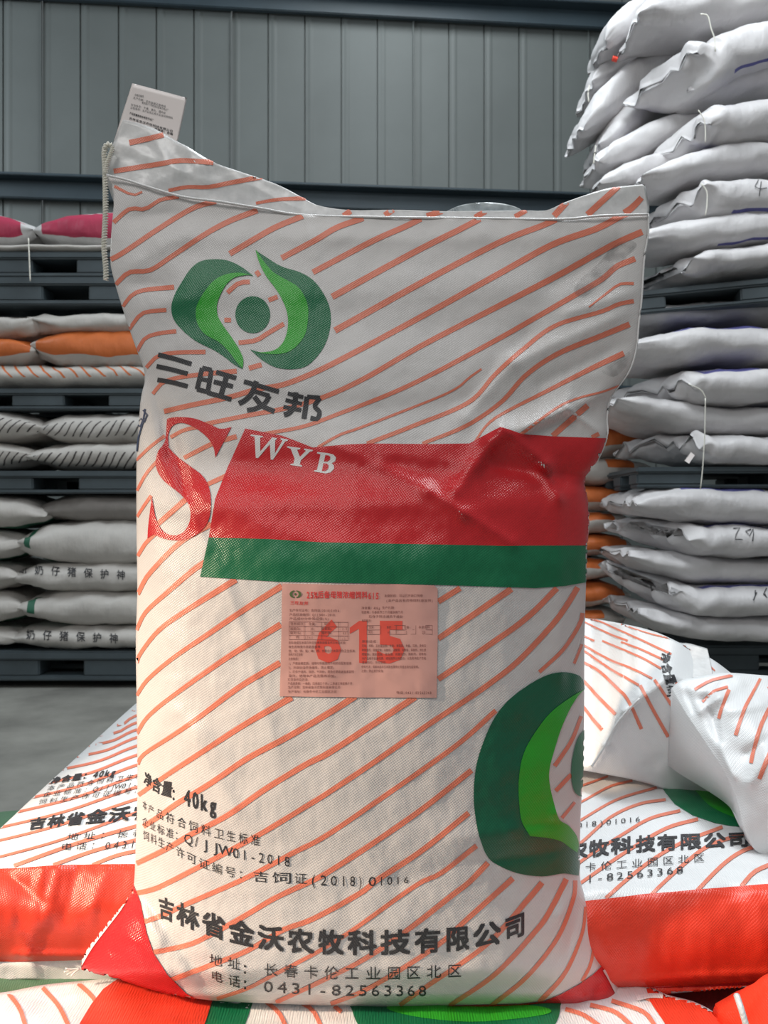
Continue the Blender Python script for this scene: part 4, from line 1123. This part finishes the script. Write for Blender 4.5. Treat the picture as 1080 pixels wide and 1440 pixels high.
# under-layer sacks and the red one in the bottom right corner
u1, u1b = sack('feed_sack', 'feed sack with a green band peeping out below the left sack', [(-0.95, 1.32, 0.165), (-0.5, 1.32, 0.168), (0.02, 1.32, 0.165)], 0.068, 0.36, film_mat('woven_green_side', (0.10, 0.20, 0.12), 0.4))
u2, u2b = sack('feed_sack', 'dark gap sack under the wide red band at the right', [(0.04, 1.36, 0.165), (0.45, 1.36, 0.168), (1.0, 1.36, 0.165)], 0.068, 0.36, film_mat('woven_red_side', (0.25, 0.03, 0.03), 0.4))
u3, u3b = sack('feed_sack', 'red sack corner with a white seam in the bottom right corner', [tuple(P(1062, 1524, 0.84)), tuple(P(1110, 1512, 0.84)), tuple(P(1500, 1500, 0.84))], 0.085, 0.10, M['red_orange'])
tube('white_seam', [P(1036, 1400, 0.76), P(1042, 1418, 0.745), P(1050, 1445, 0.735)], 0.003, M['white_ink'], u3, n=12)

# ================================================================== PALLETS
def pallet(label, cx, cy, z0, L, D, hgt=0.145, gaps=((-0.3, 0.0),), rot=0.0, group=None):
    """plastic pallet: upper deck, lower runners, feet; gaps = openings in the front"""
    o = empty('pallet', (cx, cy, z0), label, 'pallet', group or 'dark plastic pallets')
    o.rotation_euler = (0, 0, rot)
    t = hgt * 0.30
    bevel_box('top_deck', -L / 2, L / 2, -D / 2, D / 2, hgt - t, hgt, M['pallet'], o, 0.008)
    for y in (-D / 2 + 0.06, 0, D / 2 - 0.06):
        bevel_box('bottom_runner', -L / 2, L / 2, y - 0.055, y + 0.055, 0, hgt * 0.17, M['pallet'], o, 0.006)
    edges = [-L / 2]
    for a, b_ in gaps: edges += [a, b_]
    edges.append(L / 2)
    for i in range(0, len(edges), 2):
        for y in (-D / 2 + 0.075, 0, D / 2 - 0.075):
            bevel_box('foot', edges[i] + 0.004, edges[i + 1] - 0.004, y - 0.065, y + 0.065, hgt * 0.16, hgt - t + 0.002, M['pallet'], o, 0.006)
    return o
LY = 4.0
def X(px, Y=LY): return (px - 540) / F * Y
def Z(py, Y=LY): return H + (720 - py) / F * Y
def left_pallet(label, ytop, ybot, g0, g1, **k):
    fy = LY - 0.30
    z0, z1 = Z(ybot, fy), Z(ytop, fy)
    cx = X(60, fy)
    gs = [(X(g0, fy) - cx, X(g1, fy) - cx), (X(g0, fy) - cx + 0.55, X(g1, fy) - cx + 0.55)]
    if g0 < 130: gs.insert(0, (gs[0][0] - 0.45, gs[0][1] - 0.45))
    gs = [g for g in gs if g[0] > -0.9 and g[1] < 0.9]
    return pallet(label, cx, LY + 0.05, z0, 1.75, 0.70, z1 - z0, gs, **k)
left_pallet('grey plastic pallet right under the crimson-banded sacks at the left', 353, 389, 45, 105)
left_pallet('grey plastic pallet directly below another empty pallet at the left', 389, 428, 60, 122)
left_pallet('grey plastic pallet between orange-striped and black-hatched sacks', 546, 576, 90, 150)
left_pallet('grey plastic pallet between black-hatched and green-tabbed sacks', 662, 694, 46, 108)
left_pallet('grey plastic pallet standing on the floor under the left stack', 916, 958, 55, 115)

# ================================================================== LEFT STACK
def lsack(label, x0, x1, ytop, ybot, mat, hd=0.31, bow=0.0, tilt=0.0, **k):
    fy = LY - 0.30
    zc = (Z(ytop, fy) + Z(ybot, fy)) / 2; hh = (Z(ytop, fy) - Z(ybot, fy)) / 2
    xa, xb = X(x0, fy), X(x1, fy)
    pts = [(xa, LY, zc - tilt), (xa * .75 + xb * .25, LY, zc + bow), ((xa + xb) / 2, LY, zc + bow * 1.2), (xa * .25 + xb * .75, LY, zc + bow), (xb, LY, zc + tilt)]
    return sack('stacked_sack', label, pts, hh * 1.04, hd, mat, group='sacks of the left stack', **k)
lsack('crimson-banded white sack at the left edge, top of the left stack', -190, 44, 292, 350, M['s_crimson'])
lsack('crimson-banded white sack on top of the left stack, behind the hanging thread', 42, 290, 288, 350, M['s_crimson'])
lsack('thin white sack pressed flat on the topmost pallet of the left stack', -150, 285, 340, 355, M['s_plain'])
lsack('crumpled grey sack end at the left edge above the orange one', -190, 48, 432, 476, M['s_plain'], crimp=0.03, bow=-0.01)
lsack('crumpled grey sack lying above the long orange-banded sack', 36, 290, 434, 470, M['s_plain'], crimp=0.03)
lsack('orange-banded sack cut off by the left edge', -190, 48, 464, 518, M['s_orange'])
lsack('orange-banded sack with its pinched end pointing left', 40, 290, 452, 520, M['s_orange'])
lsack('thin sack with orange slanting stripes above the middle pallet', -190, 290, 508, 547, M['s_orange_hatch'], pinch=0.3)
lsack('black-hatched white sack cut off by the left edge', -190, 56, 572, 622, M['s_black_hatch'])
lsack('domed black-hatched white sack behind the upright one', 48, 290, 577, 626, M['s_black_hatch'])
lsack('lower black-hatched white sack resting on a pallet, at the left edge', -190, 42, 618, 662, M['s_black_hatch2'])
lsack('lower black-hatched white sack resting on a pallet', 34, 290, 618, 662, M['s_black_hatch2'])
lsack('pale sack at the left edge with a pointed corner, under the hatched layers', -190, 62, 697, 748, M['s_green_tab'], bow=0.01)
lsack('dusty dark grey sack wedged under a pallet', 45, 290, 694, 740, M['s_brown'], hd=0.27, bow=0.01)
lsack('pale sack with a green tab, upper of the two tabbed rows', 18, 290, 730, 800, M['s_green_tab'])
lsack('sack end with a green tab at the left edge, upper of two', -190, 30, 744, 792, M['s_green_tab'])
t1o, t1b = lsack('upper pale sack printed with a line of black characters', 14, 290, 788, 838, M['s_plain'], pinch=0.6, crimp=0.0)
lsack('plain sack end at the left edge beside the upper lettered sack', -190, 20, 788, 836, M['s_plain'])
lsack('pale sack with a green tab, lower of the two tabbed rows', 22, 290, 828, 886, M['s_green_tab'])
lsack('sack end with a green tab at the left edge, lower of two', -190, 30, 832, 884, M['s_green_tab'])
t2o, t2b = lsack('lowest pale sack with a line of black characters, above the floor pallet', 8, 290, 880, 918, M['s_plain'], pinch=0.6, crimp=0.0)
lsack('plain sack end at the left edge beside the lowest lettered sack', -190, 22, 880, 918, M['s_plain'])
def world_skin(root, ob):
    me = ob.data
    return Skin(root, ([v.co + root.location for v in me.vertices], [tuple(p.vertices) for p in me.polygons]))
put('lettering', world_skin(t1o, t1b), '断奶仔猪保护神', [(0, 21, 807, 13.5), (1, 182, 816, 13.5)], off=0.004, fill=0.55, bold=0.01)
put('lettering', world_skin(t2o, t2b), '奶仔猪保护神', [(0, 32, 899, 13.5), (1, 172, 905, 13.5)], off=0.004, fill=0.55, bold=0.01)
tube('hanging_thread', [P(40, 335, 3.66), P(41, 360, 3.66), P(42.5, 395, 3.66)], 0.0028, M['thread'], None, n=12)
bpy.data.objects['hanging_thread']['label'] = 'thin white thread hanging over the pallets from the crimson-banded sacks'
bpy.data.objects['hanging_thread']['category'] = 'thread'

# ================================================================== RIGHT STACK
def rsack(label, pts, hh, Y, mat, hd=0.30, thread=None, **k):
    w3 = [tuple(P(x, y, Y + 0.0)) for (x, y) in pts]
    w3 = [(p[0], Y + hd * 0.9, p[2] + 0.0) for p in w3]
    # keep the front face, not the middle, on the measured outline
    w3 = [(p[0], p[1], p[2]) for p in w3]
    return sack('white_sack', label, w3, hh / F * Y, hd, mat, **k)
R = [
 ('white sack tip poking out at the very top of the right stack', [(853,56),(878,28),(915,2),(1000,-42)], 22, 3.45, 's_white', {}),
 ('broad white sack cut by the top edge of the picture', [(900,20),(930,8),(990,0),(1060,-6),(1180,-20)], 27, 3.2, 's_white', {}),
 ('white sack with a small orange tag at its corner, second tip from the top', [(833,117),(868,84),(925,48),(985,22),(1060,2)], 22, 3.62, 's_white', {}),
 ('long drooping white sack whose tip reaches furthest left', [(818,178),(845,152),(895,105),(955,70),(1040,32)], 25, 3.5, 's_white', {}),
 ('big white sack with a crumpled mouth and a loose band, upper right', [(906,100),(945,86),(995,82),(1060,58),(1180,30)], 36, 3.15, 's_purple_low', dict(crimp=0.02, skew=0.24, hd=0.26)),
 ('white sack drooping left beneath the furthest-reaching tip', [(846,203),(880,172),(915,138),(970,118),(1040,96)], 24, 3.5, 's_white', {}),
 ('white sack with a folded corner between two open-mouthed sacks', [(968,128),(1010,116),(1080,98),(1190,78)], 24, 3.25, 's_white', {}),
 ('white sack tip with a hanging thread, pointing down left', [(842,224),(880,208),(920,186),(990,160)], 22, 3.4, 's_purple_seam', {}),
 ('white sack with purple top edge and a dangling thread on its mouth', [(925,205),(960,188),(1000,172),(1070,160),(1190,146)], 32, 3.15, 's_purple_seam', dict(crimp=0.02, skew=0.24, hd=0.26)),
 ('white sack just above the striped corner of the upright sack', [(845,257),(890,240),(940,222),(1010,200)], 20, 3.35, 's_white', {}),
 ('white sack with a boxy folded end above the sack with the single pen digit', [(905,250),(960,234),(1010,221),(1070,214),(1190,206)], 25, 3.2, 's_purple_seam', {}),
 ('white sack with one pen-drawn digit near its top right, upper right stack', [(914,292),(950,282),(1000,275),(1070,270),(1190,262)], 28, 3.15, 's_purple_low', dict(crimp=0.02, skew=0.24, hd=0.26)),
 ('smooth white sack under the sack with the single pen digit', [(896,336),(950,328),(1020,320),(1080,314),(1190,306)], 26, 3.17, 's_purple_low', {}),
 ('white sack lying on the slanting pallet, mouth open at the left', [(894,378),(950,372),(1010,364),(1080,357),(1190,348)], 24, 3.17, 's_white', dict(crimp=0.02, skew=0.24, hd=0.26)),
 ('dim grey sack right beneath the upper pallet', [(893,446),(950,440),(1020,436),(1090,434),(1190,430)], 21, 3.3, 's_painted_shade', {}),
 ('bright white sack with purple print on its top', [(884,492),(950,483),(1030,480),(1100,480),(1190,478)], 31, 3.2, 's_purple_print', {}),
 ('white sack with purple print and ragged mouth, middle of the right stack', [(884,547),(940,541),(1010,540),(1100,538),(1190,535)], 30, 3.17, 's_purple_print', dict(crimp=0.02, skew=0.26, hd=0.26)),
 ('white sack with a purple lower edge beside the orange-cornered sacks', [(868,566),(920,574),(990,588),(1080,590),(1190,588)], 27, 3.25, 's_purple_seam', {}),
 ('white sack with a frayed mouth, paper tag and long hanging thread', [(905,620),(950,622),(1010,630),(1080,632),(1190,632)], 27, 3.18, 's_white', dict(crimp=0.025, skew=0.24, hd=0.26)),
 ('plump white sack beneath the lower right pallet', [(896,706),(950,706),(1010,710),(1100,712),(1190,712)], 33, 3.2, 's_purple_print', {}),
 ('white sack with a two-digit pen number, directly under the plump one below the pallet', [(888,738),(940,748),(1000,760),(1080,762),(1190,762)], 27, 3.18, 's_purple_seam', dict(crimp=0.02, skew=0.24, hd=0.26)),
 ('white sack between the two sacks that carry pen numbers', [(888,780),(940,794),(1010,803),(1190,805)], 25, 3.25, 's_white', {}),
 ('white sack with a smudged pen number at the right edge, second from the bottom', [(882,800),(930,824),(990,846),(1080,848),(1190,848)], 27, 3.18, 's_purple_seam', dict(crimp=0.02, skew=0.24, hd=0.26)),
 ('lowest white sack of the right stack, half hidden', [(900,860),(950,878),(1010,886),(1100,888),(1190,888)], 24, 3.22, 's_white', {}),
]
RS = {}
SLIM = {4: 34, 6: 20, 8: 28, 10: 23, 12: 24, 13: 21, 15: 28, 16: 27, 17: 23, 18: 23, 19: 30, 20: 25, 21: 22, 22: 24, 23: 22}
for i, (lb, pts, hh, Y, mt, k) in enumerate(R):
    hh = SLIM.get(i, hh)
    if i <= 12: k = dict(k, hd=0.17)     # the leaning upper sacks lie in two rows, one behind the other
    RS[i] = rsack(lb, pts, hh, Y, M[mt], group='white sacks of the right stack', seed=i + 3, **k)
def pen_on(i, polys):
    r, b_ = RS[i]
    world_skin(r, b_).lay('handwritten_number', polys, M['ink'], 0.004, 2)
pen_on(11, ribbon([(1066, 254), (1061, 266), (1078, 265)], 1.2) + ribbon([(1070, 256), (1067, 276)], 1.2))
pen_on(20, ribbon([(1031, 744), (1038, 741), (1040, 747), (1030, 757), (1044, 759)], 1.3) + ribbon([(1056, 745), (1050, 744), (1048, 751), (1055, 753), (1060, 743), (1058, 761)], 1.5))
pen_on(22, ribbon([(1062, 831), (1057, 833), (1062, 838), (1056, 842), (1060, 844), (1064, 834)], 1.6) + ribbon([(1078, 828), (1073, 838), (1078, 842), (1080, 837), (1075, 836)], 1.6))
def hang(i, pts, r=0.004, mat='thread', name='thread'):
    r_, b_ = RS[i]
    Y = R[i][3] - 0.02
    tube(name, [P(x, y, Y + 0.0) for (x, y) in pts], r, M[mat], r_, n=14, m=5)
hang(4, [(985,20),(995,22),(1000,40),(1005,55),(1006,72)], 0.0025)
hang(7, [(838,205),(836,218),(835,230)], 0.003)
hang(3, [(829,120),(827,132),(828,143)], 0.003)
hang(8, [(982,155),(990,168),(992,185),(992,200)], 0.002)
hang(11, [(986,258),(994,270),(994,290),(992,303)], 0.0025)
hang(18, [(992,560),(991,610),(988,660),(985,688)], 0.0022)
hang(16, [(968,540),(985,548),(993,560)], 0.002)
tagv, tagf = box_data(X(963, 3.15), X(974, 3.15), 3.14, 3.146, Z(652, 3.15), Z(634, 3.15))
hang(5, [(861,82),(868,84)], 0.012, 'red_orange', 'corner_tag')
tv = [P(963, 648, 3.12), P(969, 652, 3.12), P(977, 640, 3.14), P(972, 636, 3.14)]
mesh_obj('paper_tag', tv + [v + Vector((0, 0.003, 0)) for v in tv], [(0, 1, 2, 3), (7, 6, 5, 4), (0, 4, 5, 1), (1, 5, 6, 2), (2, 6, 7, 3), (3, 7, 4, 0)], M['paper'], RS[18][0], smooth=False)

def right_pallet(label, pl_, pr_, thick, Y, yaw):
    """front lower edge runs from pixel pl_ to pr_"""
    D = 0.7
    L = 1.35
    xl = X(pl_[0], Y); xm = xl + L / 2 * math.cos(yaw)
    zc = Z((pl_[1] + pr_[1]) / 2, Y)
    cx = xm + math.sin(yaw) * 0 ; cy = Y + D / 2
    o = pallet(label, cx, cy, zc, L, D, thick / F * Y, [(-0.40, -0.12), (0.12, 0.42)], rot=yaw)
    return o
pA = right_pallet('dark plastic pallet under the upper half of the right stack', (880, 430), (1080, 416), 34, 3.17, -0.22)
pA.rotation_euler = (0, math.radians(-2.8), -0.2)
right_pallet('dark plastic pallet halfway down the right stack, behind the hanging thread', (905, 688), (1080, 684), 30, 3.2, -0.05)
right_pallet('dark plastic pallet on the floor under the right stack', (985, 952), (1080, 950), 42, 3.45, -0.02)

# ================================================================== ORANGE-CORNERED STACK behind
OR = [(538, 560, 880, 3), (554, 592, 882, 1), (592, 645, 918, 0), (640, 684, 924, 1), (681, 722, 903, 0), (718, 754, 897, 1), (750, 787, 893, 0), (784, 822, 887, 1), (818, 860, 889, 0), (855, 892, 884, 1), (888, 922, 888, 0)]
OL = ['sack showing a plain end at the top of the orange-cornered stack', 'top sack of the orange-cornered stack, small orange corner', 'widest orange-faced sack, first large orange one from the top', 'grey-white sack with a small orange corner below the widest one', 'second large orange-faced sack from the top',
      'second grey-white sack with a small orange corner from the top', 'third large orange-faced sack from the top', 'third grey-white sack with a small orange corner from the top', 'fourth large orange-faced sack from the top', 'lowest visible sack with a small orange corner, above the striped sack', 'bottom orange-faced sack, mostly hidden by the striped sack']
for (y0, y1, xt, ty), lb in zip(OR, OL):
    Y = 3.75
    zc = (Z(y0, Y) + Z(y1, Y)) / 2; hh = (Z(y0, Y) - Z(y1, Y)) / 2
    mt = {0: M['s_orange_wide'], 1: M['s_orange_tip'], 3: M['s_plain']}[ty]
    sack('stacked_sack', lb, [(X(xt - 225, Y), Y + 0.28, zc), (X(xt - 110, Y), Y + 0.28, zc), (X(xt - 40, Y), Y + 0.28, zc + 0.004), (X(xt, Y), Y + 0.28, zc)], hh * 1.04, 0.28, mt, seed=y0, group='sacks of the orange-cornered stack')
pallet('dark plastic pallet hidden under the orange-cornered stack', X(780, 3.75), 4.03, 0.0, 0.9, 0.6, Z(922, 3.75), [(-0.2, 0.1)])
pallet('low dark pallet under the striped foreground sacks', 0.0, 1.25, 0.0, 1.9, 1.2, 0.095, [(-0.5, -0.2), (0.2, 0.5)])
